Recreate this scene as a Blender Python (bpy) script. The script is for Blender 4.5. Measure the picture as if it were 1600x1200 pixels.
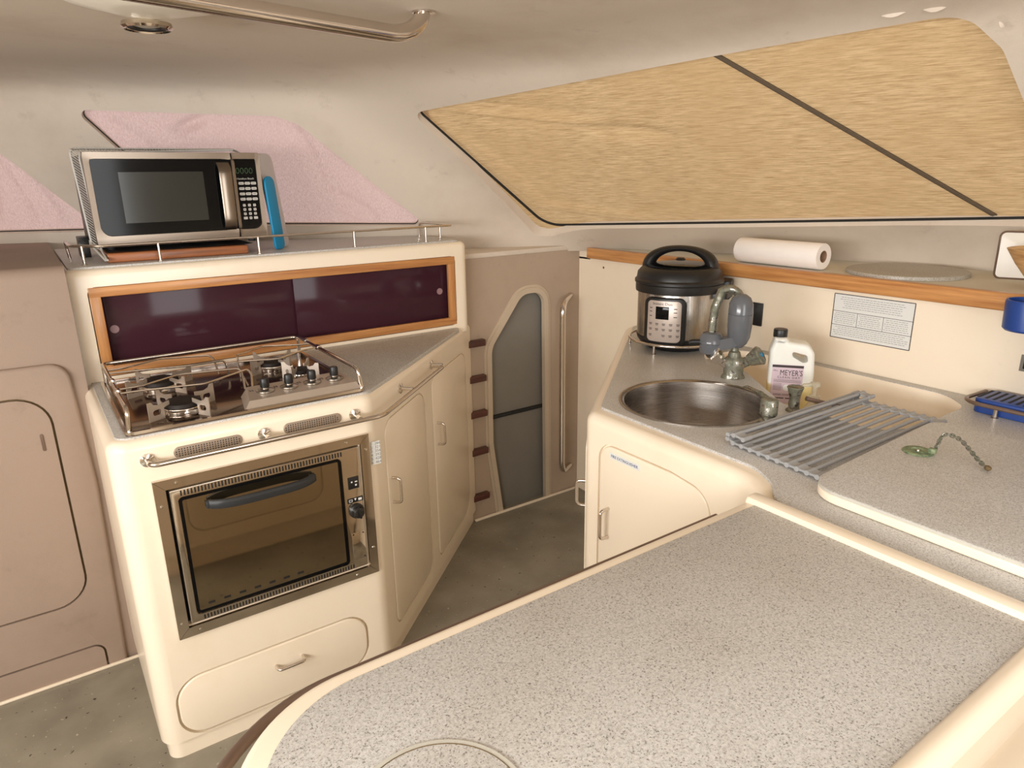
import bpy, bmesh, math, random
from mathutils import Vector, Matrix
from math import sin, cos, pi, radians, sqrt
random.seed(7)
S = bpy.context.scene
for o in list(bpy.data.objects): bpy.data.objects.remove(o)
C = S.collection

# ---------------------------------------------------------------- camera
F_PX, PITCH, ROLL, YAW = 1085.0, radians(16.65), radians(-0.93), radians(55.4)
fh = Vector((cos(YAW), sin(YAW), 0)); rt = Vector((sin(YAW), -cos(YAW), 0)); UPV = Vector((0, 0, 1))
fw = cos(PITCH)*fh - sin(PITCH)*UPV
cu = sin(PITCH)*fh + cos(PITCH)*UPV
cr = cos(ROLL)*rt + sin(ROLL)*cu
cu2 = -sin(ROLL)*rt + cos(ROLL)*cu
cam = bpy.data.cameras.new('camera'); camo = bpy.data.objects.new('camera', cam); C.objects.link(camo)
camo.matrix_world = Matrix(((cr.x, cu2.x, -fw.x, 0), (cr.y, cu2.y, -fw.y, 0), (cr.z, cu2.z, -fw.z, 1.45), (0, 0, 0, 1)))
cam.sensor_width = 36; cam.lens = 36*F_PX/1600; cam.clip_start = 0.02
S.camera = camo

# ---------------------------------------------------------------- light
W = bpy.data.worlds.new('sky'); S.world = W; W.use_nodes = True
bg = W.node_tree.nodes['Background']; bg.inputs[0].default_value = (0.92, 0.95, 1.0, 1); bg.inputs[1].default_value = 0.60
S.view_settings.view_transform = 'Standard'; S.view_settings.look = 'None'
S.view_settings.exposure = 0.18; S.view_settings.gamma = 1.0; S.view_settings.use_curve_mapping = False
def area(name, loc, target, sx, sy, power, col):
    l = bpy.data.lights.new(name, 'AREA'); l.shape = 'RECTANGLE'; l.size = sx; l.size_y = sy; l.energy = power; l.color = col
    o = bpy.data.objects.new(name, l); C.objects.link(o); o.location = loc
    o.rotation_euler = (Vector(target)-Vector(loc)).to_track_quat('-Z', 'Y').to_euler(); return o
sun = bpy.data.lights.new('sun', 'SUN'); sun.energy = 1.3; sun.angle = radians(3); sun.color = (1.0, 0.95, 0.86)
suno = bpy.data.objects.new('sun', sun); C.objects.link(suno)
suno.rotation_euler = Vector((-0.55, -0.50, -0.72)).to_track_quat('-Z', 'Y').to_euler()
area('daylight_port_windows', (-1.62, 0.15, 1.36), (1.2, 0.9, 0.9), 2.2, 0.42, 66, (1.0, 0.995, 0.985))
area('added_overhead_fill', (0.75, -0.55, 1.85), (0.85, 0.1, 0.8), 0.7, 0.7, 4, (1.0, 0.995, 0.985))  # added overhead fill to brighten the peninsula top, no known hatch there
area('daylight_aft_door', (0.50, -1.52, 1.05), (1.1, 1.5, 0.85), 1.0, 1.5, 26, (1.0, 0.995, 0.985))

# ---------------------------------------------------------------- materials
def L(c): 
    return tuple(((x/255)/12.92 if x/255 <= .04045 else ((x/255+.055)/1.055)**2.4) for x in c) + (1,)
class NT:
    def __init__(s, name):
        s.m = bpy.data.materials.new(name); s.m.use_nodes = True; s.t = s.m.node_tree
        s.b = s.t.nodes['Principled BSDF']; s.out = s.t.nodes['Material Output']
        s.tc = s.t.nodes.new('ShaderNodeTexCoord')
    def n(s, ty, **k):
        q = s.t.nodes.new(ty)
        for a, v in k.items():
            if a.startswith('i_'): q.inputs[a[2:].replace('_', ' ')].default_value = v
            else: setattr(q, a, v)
        return q
    def l(s, a, b): s.t.links.new(a, b)
    def noise(s, scale, detail=4, vec=None, rough=.5, stretch=None):
        q = s.n('ShaderNodeTexNoise', i_Scale=scale, i_Detail=detail, i_Roughness=rough)
        v = s.tc.outputs['Object']
        if stretch:
            mp = s.n('ShaderNodeMapping'); mp.inputs['Scale'].default_value = stretch; s.l(v, mp.inputs[0]); v = mp.outputs[0]
        s.l(v, q.inputs['Vector']); return q.outputs['Fac']
    def ramp(s, fac, stops):
        r = s.n('ShaderNodeValToRGB'); e = r.color_ramp.elements
        while len(e) < len(stops): e.new(.5)
        for i, (p, c) in enumerate(stops): e[i].position = p; e[i].color = c
        s.l(fac, r.inputs[0]); return r.outputs[0]
    def mix(s, fac, a, b):
        r = s.n('ShaderNodeMix', data_type='RGBA')
        for sock, v in ((r.inputs[0], fac), (r.inputs[6], a), (r.inputs[7], b)):
            if hasattr(v, 'links'): s.l(v, sock)
            else: sock.default_value = v
        return r.outputs[2]
    def bump(s, h, strength, dist=.002):
        b = s.n('ShaderNodeBump', i_Strength=strength, i_Distance=dist); s.l(h, b.inputs['Height']); s.l(b.outputs[0], s.b.inputs['Normal']); return b
    def setp(s, **k):
        for a, v in k.items():
            i = s.b.inputs[a.replace('_', ' ')]
            if hasattr(v, 'links'): s.l(v, i)
            else: i.default_value = v
M = {}
def simple(name, col, rough=.5, metal=0, var=.06, vscale=30, bump=0, bscale=300, **k):
    t = NT(name); c = L(col); d = tuple(x*(1-var) for x in c[:3])+(1,)
    t.setp(Base_Color=t.mix(t.noise(vscale), c, d), Roughness=rough, Metallic=metal, **k)
    if bump: t.bump(t.noise(bscale, 3), bump)
    M[name] = t.m; return t
def gel(name, col, stain, rough=.28):
    t = NT(name); c = L(col)
    n1 = t.ramp(t.noise(3.2, 6, rough=.6), [(.52, (0, 0, 0, 1)), (.80, (.55, .55, .55, 1))])
    n2 = t.ramp(t.noise(55, 5), [(.68, (0, 0, 0, 1)), (.80, (.14, .14, .14, 1))])
    t.setp(Base_Color=t.mix(n2, t.mix(n1, c, L(stain)), L(tuple(x*.86 for x in stain))), Roughness=rough, Coat_Weight=.25, Coat_Roughness=.12)
    t.bump(t.noise(14, 3), .10, .002); M[name] = t.m
gel('gelcoat_cream', (247, 232, 209), (234, 213, 183))
gel('gelcoat_white', (240, 232, 215), (222, 211, 188), .35)
def granite(name, base, mid, dark, warm):
    t = NT(name)
    a = t.ramp(t.noise(260, 3, rough=.6), [(.34, L(mid)), (.50, L(base)), (.70, L(warm))])
    v = t.ramp(t.noise(400, 3, rough=.65), [(.35, (.9, .9, .9, 1)), (.43, (0, 0, 0, 1))])
    v2 = t.ramp(t.noise(700, 2), [(.30, (.5, .5, .5, 1)), (.40, (0, 0, 0, 1))])
    c = t.mix(v2, t.mix(v, a, L(dark)), L(dark))
    w = t.ramp(t.noise(5, 5), [(.40, (1, 1, 1, 1)), (.75, (.90, .88, .85, 1))])
    mu = t.n('ShaderNodeMix', data_type='RGBA', blend_type='MULTIPLY'); mu.inputs[0].default_value = 1; t.l(c, mu.inputs[6]); t.l(w, mu.inputs[7])
    t.setp(Base_Color=mu.outputs[2], Roughness=.42, Coat_Weight=.12, Coat_Roughness=.25); M[name] = t.m
granite('granite_laminate', (200, 197, 192), (180, 176, 170), (98, 91, 84), (212, 209, 205))
granite('stone_speckle', (176, 170, 158), (150, 144, 132), (96, 90, 80), (190, 184, 172))
def vinyl(name, col, dirt, bs=.35):
    t = NT(name)
    n1 = t.ramp(t.noise(2.2, 7, rough=.62), [(.50, (0, 0, 0, 1)), (.74, (.62, .62, .62, 1))])
    n2 = t.ramp(t.noise(9, 7, rough=.7), [(.60, (0, 0, 0, 1)), (.78, (.5, .5, .5, 1))])
    t.setp(Base_Color=t.mix(n2, t.mix(n1, L(col), L(dirt)), L(tuple(x*.88 for x in dirt))), Roughness=.75)
    t.bump(t.noise(420, 3), bs, .0012); M[name] = t.m
vinyl('headliner_vinyl', (213, 200, 184), (190, 172, 154))
vinyl('bulkhead_vinyl_shaded', (158, 137, 121), (142, 122, 107))  # same bulkhead vinyl, darkened to put the dimmer left-side light into its colour
vinyl('bulkhead_vinyl', (178, 158, 138), (160, 140, 121))
vinyl('frame_vinyl', (198, 180, 157), (182, 163, 141))
vinyl('side_wall_vinyl', (214, 208, 192), (188, 180, 162), .2)
t = NT('floor_vinyl')
sp = t.ramp(t.noise(75, 2), [(.70, (0, 0, 0, 1)), (.72, (1, 1, 1, 1))]); sd = t.ramp(t.noise(58, 2), [(.28, (1, 1, 1, 1)), (.30, (0, 0, 0, 1))])
bs = t.ramp(t.noise(5, 6), [(.35, L((126, 119, 105))), (.65, L((150, 143, 127)))])
t.setp(Base_Color=t.mix(sd, t.mix(sp, bs, L((178, 170, 150))), L((66, 60, 52))), Roughness=.33); t.bump(t.noise(220, 3), .15, .001); M['floor_vinyl'] = t.m
def wood(name, a, b, rough=.35, st=(2, 40, 40)):
    t = NT(name); n = t.noise(1.6, 8, stretch=st, rough=.62)
    t.setp(Base_Color=t.ramp(n, [(.32, L(b)), (.55, L(a)), (.75, L(tuple(min(255, x*1.1) for x in a)))]), Roughness=rough, Coat_Weight=.3, Coat_Roughness=.2); t.bump(n, .1, .001); M[name] = t.m
wood('teak_x', (198, 140, 84), (168, 108, 60), st=(2, 45, 45)); wood('teak_y', (203, 146, 88), (166, 104, 56), st=(45, 2, 45)); wood('teak_z', (198, 140, 84), (168, 108, 60), st=(45, 45, 2))
wood('board_wood', (160, 98, 58), (120, 70, 42), .5); wood('dark_wood', (88, 48, 38), (62, 34, 28), .5); wood('bamboo', (214, 172, 118), (180, 134, 84), .45, (6, 6, 60))
t = NT('steel_polished'); t.setp(Base_Color=L((214, 205, 196)), Metallic=1.0, Roughness=.14); M['steel_polished'] = t.m
t = NT('steel_mirror'); t.setp(Base_Color=L((210, 200, 188)), Metallic=1.0, Roughness=.07); M['steel_mirror'] = t.m
t = NT('steel_matte'); t.setp(Base_Color=L((205, 192, 178)), Metallic=.85, Roughness=.46); M['steel_matte'] = t.m
t = NT('hob_steel'); t.setp(Base_Color=L((122, 108, 98)), Metallic=1.0, Roughness=.16); M['hob_steel'] = t.m
t = NT('steel_satin'); t.setp(Base_Color=L((146, 134, 122)), Metallic=1.0, Roughness=.30); M['steel_satin'] = t.m
t = NT('chrome'); t.setp(Base_Color=L((228, 222, 214)), Metallic=1.0, Roughness=.08); M['chrome'] = t.m
def brushed(name, col, st, rough=.30):
    t = NT(name); n = t.noise(3, 6, stretch=st, rough=.7)
    t.setp(Base_Color=t.mix(n, L(col), L(tuple(x*.86 for x in col))), Metallic=1.0, Roughness=t.ramp(n, [(.3, (rough*.7,)*3+(1,)), (.7, (rough*1.25,)*3+(1,))])); M[name] = t.m
brushed('steel_brushed_x', (200, 192, 182), (3, 160, 160)); brushed('steel_brushed_z', (196, 190, 182), (160, 160, 3), .26); brushed('steel_bowl', (190, 182, 174), (3, 3, 420), .27)
t = NT('corroded_chrome'); n = t.ramp(t.noise(60, 6, rough=.65), [(.40, (0, 0, 0, 1)), (.56, (1, 1, 1, 1))])
t.setp(Base_Color=t.mix(n, L((170, 166, 156)), t.ramp(t.noise(120, 4), [(.4, L((92, 96, 82))), (.62, L((124, 122, 102)))])), Metallic=t.ramp(n, [(0, (1, 1, 1, 1)), (1, (.35, .35, .35, 1))]), Roughness=t.ramp(n, [(0, (.2, .2, .2, 1)), (1, (.6, .6, .6, 1))])); t.bump(t.noise(180, 4), .4, .0015); M['corroded_chrome'] = t.m
t = NT('verdigris'); t.setp(Base_Color=t.ramp(t.noise(90, 5), [(.38, L((92, 112, 84))), (.6, L((140, 150, 116)))]), Roughness=.6, Metallic=.3); M['verdigris'] = t.m
simple('black_plastic', (26, 25, 25), .38); simple('black_gloss', (12, 12, 13), .09, var=0, IOR=1.27); simple('dark_gap', (20, 17, 14), .8)
simple('cast_iron', (44, 36, 32), .55, .5, .3, 80, .3); simple('rubber_black', (28, 28, 28), .7); simple('handle_black', (42, 44, 46), .5)
t = NT('tinted_glass'); t.setp(Base_Color=L((62, 33, 42)), Roughness=.10, IOR=1.28); M['tinted_glass'] = t.m
t = NT('oven_glass'); t.setp(Base_Color=L((34, 30, 22)), Roughness=.035, IOR=3.6, Specular_Tint=L((255, 232, 196))); M['oven_glass'] = t.m
simple('finger_disc', (150, 118, 122), .5); simple('blue_plastic', (32, 66, 138), .38); simple('blue_board', (20, 138, 186), .45); simple('white_board', (206, 200, 200), .4)
simple('gray_silicone', (160, 160, 160), .5); simple('gray_plastic', (98, 100, 104), .16, var=.02); simple('white_paper', (246, 238, 230), .85, bump=.25, bscale=260); simple('cardboard', (150, 118, 92), .8)
simple('stone_mat', (190, 182, 166), .8, var=.25, vscale=160, bump=.5, bscale=200); simple('white_enamel', (232, 226, 214), .3, var=.05); simple('key_grey', (196, 192, 184), .4); simple('ink_dark', (58, 48, 48), .7); simple('ink_grey', (140, 140, 138), .8)
simple('ink_blue', (96, 104, 140), .8); simple('label_lilac', (206, 186, 196), .6, var=.02); simple('paper_label', (226, 226, 222), .5, var=.02); simple('grey_panel', (132, 127, 118), .7, var=.12, vscale=12, bump=.2)
simple('pale_laminate_edge', (206, 202, 190), .6, var=.2, vscale=200); simple('lamp_lens', (176, 168, 152), .4); simple('caulk_dark', (120, 98, 62), .8, var=.5, vscale=90); simple('panel_silver', (192, 178, 168), .35, .3); simple('vent_metal', (160, 142, 124), .4, .3)
simple('worn_strip', (128, 106, 92), .3, .4, var=.2, vscale=40)
t = NT('display_green'); t.setp(Base_Color=L((24, 40, 18)), Emission_Color=L((50, 110, 36)), Emission_Strength=.12); M['display_green'] = t.m
t = NT('clear_plastic'); t.setp(Base_Color=L((236, 232, 214)), Roughness=.25, Transmission_Weight=.55, IOR=1.3, Alpha=.75); M['clear_plastic'] = t.m
t = NT('milky_plastic')
sep = t.n('ShaderNodeSeparateXYZ'); t.l(t.tc.outputs['Object'], sep.inputs[0])
rr = t.ramp(sep.outputs['Z'], [(.112, L((236, 220, 160))), (.120, L((234, 234, 226)))])
t.setp(Base_Color=rr, Roughness=.32, Subsurface_Weight=.35, Subsurface_Radius=(.03, .03, .02), Subsurface_Scale=.6); M['milky_plastic'] = t.m
def fabric(name, a, b, tint, st, weave):
    t = NT(name)
    n1 = t.noise(1, 7, stretch=st, rough=.7); n2 = t.noise(3, 5, rough=.6)
    col = t.mix(t.ramp(n2, [(.4, (0, 0, 0, 1)), (.72, (.6, .6, .6, 1))]), t.ramp(n1, [(.34, L(b)), (.62, L(a))]), L(tint))
    t.setp(Base_Color=col, Roughness=.9); bp = t.bump(n1, .35, .0015)
    tr = t.n('ShaderNodeBsdfTranslucent'); t.l(col, tr.inputs[0]); t.l(bp.outputs[0], tr.inputs['Normal'])
    mx = t.n('ShaderNodeMixShader', i_Fac=.5); t.l(t.b.outputs[0], mx.inputs[1]); t.l(tr.outputs[0], mx.inputs[2]); t.l(mx.outputs[0], t.out.inputs[0]); M[name] = t.m
fabric('fabric_tan', (228, 196, 150), (178, 142, 98), (204, 168, 120), (16, 16, 420), 1)
fabric('fabric_pink', (234, 206, 200), (204, 170, 164), (220, 188, 180), (310, 310, 36), 1)
simple('strap_webbing', (92, 78, 62), .9)
t = NT('window_glass'); t.t.nodes.remove(t.b)
tr = t.n('ShaderNodeBsdfTransparent'); gl = t.n('ShaderNodeBsdfGlossy', i_Roughness=.02); lw = t.n('ShaderNodeLayerWeight', i_Blend=.5); fr = t.n('ShaderNodeMath', operation='POWER'); fr.inputs[1].default_value = 5; t.l(lw.outputs['Facing'], fr.inputs[0]); mx = t.n('ShaderNodeMixShader')
t.l(fr.outputs[0], mx.inputs[0]); t.l(tr.outputs[0], mx.inputs[1]); t.l(gl.outputs[0], mx.inputs[2]); t.l(mx.outputs[0], t.out.inputs[0]); M['window_glass'] = t.m

# ---------------------------------------------------------------- mesh helpers
def frame(o, x, y, z=None):
    x = Vector(x).normalized(); y = Vector(y).normalized(); z = Vector(z).normalized() if z is not None else x.cross(y)
    m = Matrix.Identity(4)
    for i, v in enumerate((x, y, z, Vector(o))):
        for j in range(3): m[j][i] = v[j]
    return m
T = lambda x, y, z: Matrix.Translation((x, y, z))
RZ = lambda a: Matrix.Rotation(a, 4, 'Z')
RX = lambda a: Matrix.Rotation(a, 4, 'X')
RY = lambda a: Matrix.Rotation(a, 4, 'Y')
def round_poly(pts, r, n=6):
    out = []; N = len(pts)
    for i, p in enumerate(pts):
        rr = r[i] if isinstance(r, (list, tuple)) else r
        p = Vector(p).to_2d() if len(p) > 2 else Vector(p); a = Vector(pts[i-1][:2])-p; b = Vector(pts[(i+1) % N][:2])-p
        if rr <= 1e-6: out.append(tuple(p)); continue
        ang = a.angle(b); d = rr/math.tan(ang/2); d = min(d, a.length*.49, b.length*.49); r2 = d*math.tan(ang/2)
        a.normalize(); b.normalize(); c = p+(a+b).normalized()*(r2/sin(ang/2)); s = p+a*d-c; e = p+b*d-c
        tot = s.angle_signed(e)
        for k in range(n+1):
            v = s.copy(); v.rotate(Matrix.Rotation(-tot*k/n, 2)); out.append((c.x+v.x, c.y+v.y))
    return out
def rect(x0, y0, x1, y1, r=0, n=6):
    p = [(x0, y0), (x1, y0), (x1, y1), (x0, y1)]
    return round_poly(p, r, n) if r else p
def circ(x, y, r, n=40, ry=None): return [(x+r*cos(2*pi*k/n), y+(ry or r)*sin(2*pi*k/n)) for k in range(n)]
def offset(poly, d):
    N = len(poly); out = []
    ar = sum(poly[i][0]*poly[(i+1) % N][1]-poly[(i+1) % N][0]*poly[i][1] for i in range(N)); sg = 1 if ar > 0 else -1
    for i in range(N):
        a = Vector(poly[i-1]); p = Vector(poly[i]); b = Vector(poly[(i+1) % N])
        e1 = (p-a); e2 = (b-p)
        if e1.length < 1e-7: e1 = e2
        if e2.length < 1e-7: e2 = e1
        e1.normalize(); e2.normalize(); n1 = Vector((e1.y, -e1.x))*sg; n2 = Vector((e2.y, -e2.x))*sg
        m = n1+n2; m = m/max(m.length_squared/2, .3)
        out.append((p.x+m.x*d, p.y+m.y*d))
    return out
class MB:
    def __init__(s): s.bm = bmesh.new()
    def add(s, tmp, m=None):
        if m is not None: tmp.transform(m)
        me = bpy.data.meshes.new('t'); tmp.to_mesh(me); tmp.free(); s.bm.from_mesh(me); bpy.data.meshes.remove(me); return s
    def prism(s, pts, z0, z1, m=None, bev=0, seg=3, which='top', holes=None):
        b = bmesh.new(); N = len(pts)
        lo = [b.verts.new((x, y, z0)) for x, y in pts]; hi = [b.verts.new((x, y, z1)) for x, y in pts]
        b.faces.new(hi); b.faces.new(list(reversed(lo)))
        for i in range(N): j = (i+1) % N; b.faces.new((lo[i], lo[j], hi[j], hi[i]))
        bmesh.ops.recalc_face_normals(b, faces=b.faces)
        if bev:
            hs = set(hi); ls = set(lo); ed = []
            for e in b.edges:
                t_ = e.verts[0] in hs and e.verts[1] in hs; l_ = e.verts[0] in ls and e.verts[1] in ls
                if (which in ('top', 'both', 'all') and t_) or (which in ('both', 'all', 'bot') and l_) or (which == 'all' and not t_ and not l_): ed.append(e)
            bmesh.ops.bevel(b, geom=ed, offset=bev, segments=seg, profile=.5, affect='EDGES')
        return s.add(b, m)
    def box(s, x0, y0, z0, x1, y1, z1, m=None, bev=0, seg=2):
        return s.prism(rect(min(x0, x1), min(y0, y1), max(x0, x1), max(y0, y1)), min(z0, z1), max(z0, z1), m, bev, seg, 'all')
    def lathe(s, prof, m=None, n=32, ang=2*pi):
        b = bmesh.new(); rings = []
        full = abs(ang-2*pi) < 1e-6; K = n if full else n+1
        for r, z in prof:
            rings.append([b.verts.new((0, 0, z))] if r < 1e-7 else [b.verts.new((r*cos(ang*k/n), r*sin(ang*k/n), z)) for k in range(K)])
        for A_, B_ in zip(rings, rings[1:]):
            for k in range(n if full else n):
                j = (k+1) % K if full else k+1
                if len(A_) == 1 and len(B_) == 1: continue
                if len(A_) == 1: b.faces.new((A_[0], B_[j], B_[k]))
                elif len(B_) == 1: b.faces.new((A_[k], A_[j], B_[0]))
                else: b.faces.new((A_[k], A_[j], B_[j], B_[k]))
        bmesh.ops.recalc_face_normals(b, faces=b.faces)
        return s.add(b, m)
    def tube(s, path, r, n=12, closed=False, m=None, caps=True, smooth=0):
        P = [Vector(p) for p in path]
        R = r if isinstance(r, (list, tuple)) else [r]*len(P)
        b = bmesh.new(); rings = []; N = len(P); up = None
        for i, p in enumerate(P):
            if closed: d = (P[(i+1) % N]-P[i-1])
            else: d = P[min(i+1, N-1)]-P[max(i-1, 0)]
            d.normalize()
            if up is None: up = Vector((0, 0, 1)) if abs(d.z) < .9 else Vector((1, 0, 0))
            u = (up-d*up.dot(d)); 
            if u.length < 1e-4: u = d.orthogonal()
            u.normalize(); up = u; v = d.cross(u)
            rings.append([b.verts.new(p+(u*cos(2*pi*k/n)+v*sin(2*pi*k/n))*R[i]) for k in range(n)])
        for i in range(N if closed else N-1):
            A_ = rings[i]; B_ = rings[(i+1) % N]
            for k in range(n): j = (k+1) % n; b.faces.new((A_[k], A_[j], B_[j], B_[k]))
        if not closed and caps: b.faces.new(list(reversed(rings[0]))); b.faces.new(rings[-1])
        bmesh.ops.recalc_face_normals(b, faces=b.faces)
        return s.add(b, m)
    def grid(s, fn, nu, nv, m=None):
        b = bmesh.new(); g = [[b.verts.new(fn(i/nu, j/nv)) for j in range(nv+1)] for i in range(nu+1)]
        for i in range(nu):
            for j in range(nv): b.faces.new((g[i][j], g[i+1][j], g[i+1][j+1], g[i][j+1]))
        return s.add(b, m)
    def loft(s, rings, cap0=True, cap1=True, m=None):
        b = bmesh.new(); R = [[b.verts.new(p) for p in r] for r in rings]; n = len(R[0])
        for A_, B_ in zip(R, R[1:]):
            for k in range(n): j = (k+1) % n; b.faces.new((A_[k], A_[j], B_[j], B_[k]))
        if cap0: b.faces.new(list(reversed(R[0])))
        if cap1: b.faces.new(R[-1])
        bmesh.ops.recalc_face_normals(b, faces=b.faces)
        return s.add(b, m)
    def text(s, txt, size, m, depth=.0003, align='CENTER', spacing=1.0):
        cv = bpy.data.curves.new('t', 'FONT'); cv.body = txt; cv.size = size; cv.align_x = align; cv.align_y = 'CENTER'; cv.extrude = depth; cv.resolution_u = 2; cv.space_character = spacing
        o = bpy.data.objects.new('t', cv); C.objects.link(o); dg = bpy.context.evaluated_depsgraph_get()
        me = bpy.data.meshes.new_from_object(o.evaluated_get(dg)); me.transform(m); s.bm.from_mesh(me)
        bpy.data.objects.remove(o); bpy.data.curves.remove(cv); bpy.data.meshes.remove(me); return s
    def mesh(s, name, angle=35):
        me = bpy.data.meshes.new(name); s.bm.to_mesh(me); s.bm.free()
        for p in me.polygons: p.use_smooth = True
        me.set_sharp_from_angle(angle=radians(angle)); return me
def link(name, mb, mat, parent=None, angle=35, mats=None):
    me = mb if isinstance(mb, bpy.types.Mesh) else mb.mesh(name, angle)
    if not me.materials: me.materials.append(M[mat])
    o = bpy.data.objects.new(name, me); C.objects.link(o)
    if parent is not None: o.parent = parent; o.matrix_parent_inverse = Matrix.Identity(4)
    return o
def tag(o, label=None, cat=None, group=None, kind=None):
    for k, v in (('label', label), ('category', cat), ('group', group), ('kind', kind)):
        if v: o[k] = v
    return o
def thing(name, label, cat, loc=(0, 0, 0), rz=0, group=None):
    o = bpy.data.objects.new(name, None); C.objects.link(o); o.location = loc; o.rotation_euler = (0, 0, rz); o.empty_display_size = .05
    return tag(o, label, cat, group)
def struct(name, mb, mat, parent=None, angle=35):
    o = link(name, mb, mat, parent, angle)
    if parent is None: o['kind'] = 'structure'
    return o
def cut(me, cutters, angle=35):
    """boolean-subtract a list of MB cutters from mesh, return new mesh"""
    if isinstance(me, MB): me = me.mesh('c')
    o = bpy.data.objects.new('c', me); C.objects.link(o); tmp = []
    for cmb in cutters:
        cm = cmb.mesh('k'); co = bpy.data.objects.new('k', cm); C.objects.link(co); tmp.append(co)
        md = o.modifiers.new('b', 'BOOLEAN'); md.operation = 'DIFFERENCE'; md.solver = 'EXACT'; md.object = co
    dg = bpy.context.evaluated_depsgraph_get(); dg.update()
    new = bpy.data.meshes.new_from_object(o.evaluated_get(dg))
    for x in tmp+[o]: bpy.data.objects.remove(x)
    for p in new.polygons: p.use_smooth = True
    new.set_sharp_from_angle(angle=radians(angle)); new.materials.clear()
    return new
def arc_pts(pts, r, n=6):
    """3D polyline with rounded corners"""
    P = [Vector(p) for p in pts]; out = [P[0]]
    for i in range(1, len(P)-1):
        a = P[i-1]-P[i]; b = P[i+1]-P[i]; d = min(r, a.length*.49, b.length*.49); s_ = P[i]+a.normalized()*d; e_ = P[i]+b.normalized()*d
        for k in range(n+1):
            t_ = k/n; out.append(s_*(1-t_)**2+P[i]*2*t_*(1-t_)+e_*t_**2)
    return out+[P[-1]]
def bow_handle(p, axis, out, length=.075, rise=.03, r=.0045):
    """U-shaped cabinet pull"""
    p = Vector(p); a = Vector(axis).normalized(); o = Vector(out).normalized(); h = length/2
    mb = MB(); mb.tube(arc_pts([p-a*h, p-a*h+o*rise, p+a*h+o*rise, p+a*h], .014), r, 12)
    return mb
XY = (1, 0, 0)
exec_order = True

# ================================================================ ROOM SHELL
pts_floor = MB().box(-1.75, -1.65, -.04, 2.1, 2.6, 0)
struct('floor', pts_floor, 'floor_vinyl')
def V(*a): return Vector(a)
PC = V(.6, 1.0, 1.35)
def nrm(a, b, c, inside):
    n = (b-a).cross(c-a).normalized()
    return n if (inside-a).dot(n) < 0 else -n
WS = (V(1.37, 2.6, 1.267), nrm(V(1.37, 2.6, 1.267), V(0, 3.25, 1.29), V(.853, 2.68, 1.664), PC))
SW = (V(1.846, 2.416, 1.247), nrm(V(1.846, 2.416, 1.247), V(2.37, .907, 1.30), V(1.249, 2.391, 1.671), PC))
HL = (V(2.43, .87, 1.2), V(1.46, .23, 0).normalized())
CE = (V(0, 0, 1.80), V(0, 0, 1)); PW = (V(-1.7, 0, 0), V(-1, 0, 0)); AW = (V(0, -1.6, 0), V(0, -1, 0)); FL = (V(0, 0, -.2), V(0, 0, -1))
def smin(a, b, k):
    h = max(k-abs(a-b), 0)/k; return min(a, b)-h*h*k*.25
def shell_t(d):
    def tt(pl):
        dn = d.dot(pl[1]); return (pl[0]-PC).dot(pl[1])/dn if dn > 1e-4 else 50
    t = smin(tt(WS), tt(CE), .30); t = smin(t, tt(SW), .16); t = smin(t, tt(HL), .10); t = smin(t, tt(PW), .12); t = smin(t, tt(AW), .12)
    return min(t, tt(FL))
b = bmesh.new(); NU, NV = 300, 150; ring = []
for j in range(NV+1):
    el = -.55+(pi/2+.55)*j/NV
    if j == NV: ring.append([b.verts.new(PC+V(0, 0, 1)*shell_t(V(0, 0, 1)))]); continue
    row = []
    for i in range(NU):
        az = 2*pi*i/NU; d = V(cos(el)*cos(az), cos(el)*sin(az), sin(el)); row.append(b.verts.new(PC+d*shell_t(d)))
    ring.append(row)
for j in range(NV):
    for i in range(NU):
        k = (i+1) % NU
        if j == NV-1: b.faces.new((ring[j][i], ring[j][k], ring[NV][0]))
        else: b.faces.new((ring[j][i], ring[j][k], ring[j+1][k], ring[j+1][i]))
bmesh.ops.bisect_plane(b, geom=b.verts[:]+b.edges[:]+b.faces[:], plane_co=(0, 0, 1.135), plane_no=(0, 0, 1), clear_inner=True)
bmesh.ops.recalc_face_normals(b, faces=b.faces)
# give the liner thickness outward
ext = bmesh.ops.solidify(b, geom=b.faces[:], thickness=-.035)
bmesh.ops.recalc_face_normals(b, faces=b.faces)
shell = MB(); shell.add(b)
def plane_frame(pl, xdir):
    n = pl[1]; x = (V(*xdir)-n*V(*xdir).dot(n)).normalized(); y = n.cross(x)   # z = outward normal
    return frame(pl[0], x, y, n)
FS = plane_frame(SW, (.524, -1.509, .05)); FW = plane_frame(WS, (1.37, -.65, 0))
def uv(Fm, p): q = Fm.inverted() @ V(*p); return (q.x, q.y)
side_poly = round_poly([uv(FS, p) for p in [(1.238, 2.395, 1.672), (1.56, 1.358, 1.740), (1.735, .80, 1.770), (1.853, .757, 1.700), (2.37, .74, 1.33), (2.41, .83, 1.298), (2.132, 1.647, 1.261), (1.862, 2.43, 1.226)]], [.035, .2, .10, .10, .06, .02, .2, .09], 8)
pink_r = round_poly([uv(FW, p) for p in [(.228, 2.969, 1.694), (.83, 2.690, 1.672), (.905, 2.665, 1.645), (1.383, 2.602, 1.262), (.23, 3.148, 1.283), (.42, 2.97, 1.47)]][:4]+[uv(FW, (.60, 2.962, 1.283)), uv(FW, (.47, 2.965, 1.42))], [.02, .06, .06, .02, .06, .15], 6)
pink_l = round_poly([uv(FW, p) for p in [(-.9, 3.40, 1.83), (-.223, 3.152, 1.773), (-.006, 3.140, 1.555), (.230, 3.130, 1.315), (.215, 3.155, 1.273), (-.9, 3.69, 1.273)]], [.02, .06, .3, .03, .01, .03], 6)
door_cut = MB().box(-.05, -1.75, -.1, 1.0, -1.45, 1.72)
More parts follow.
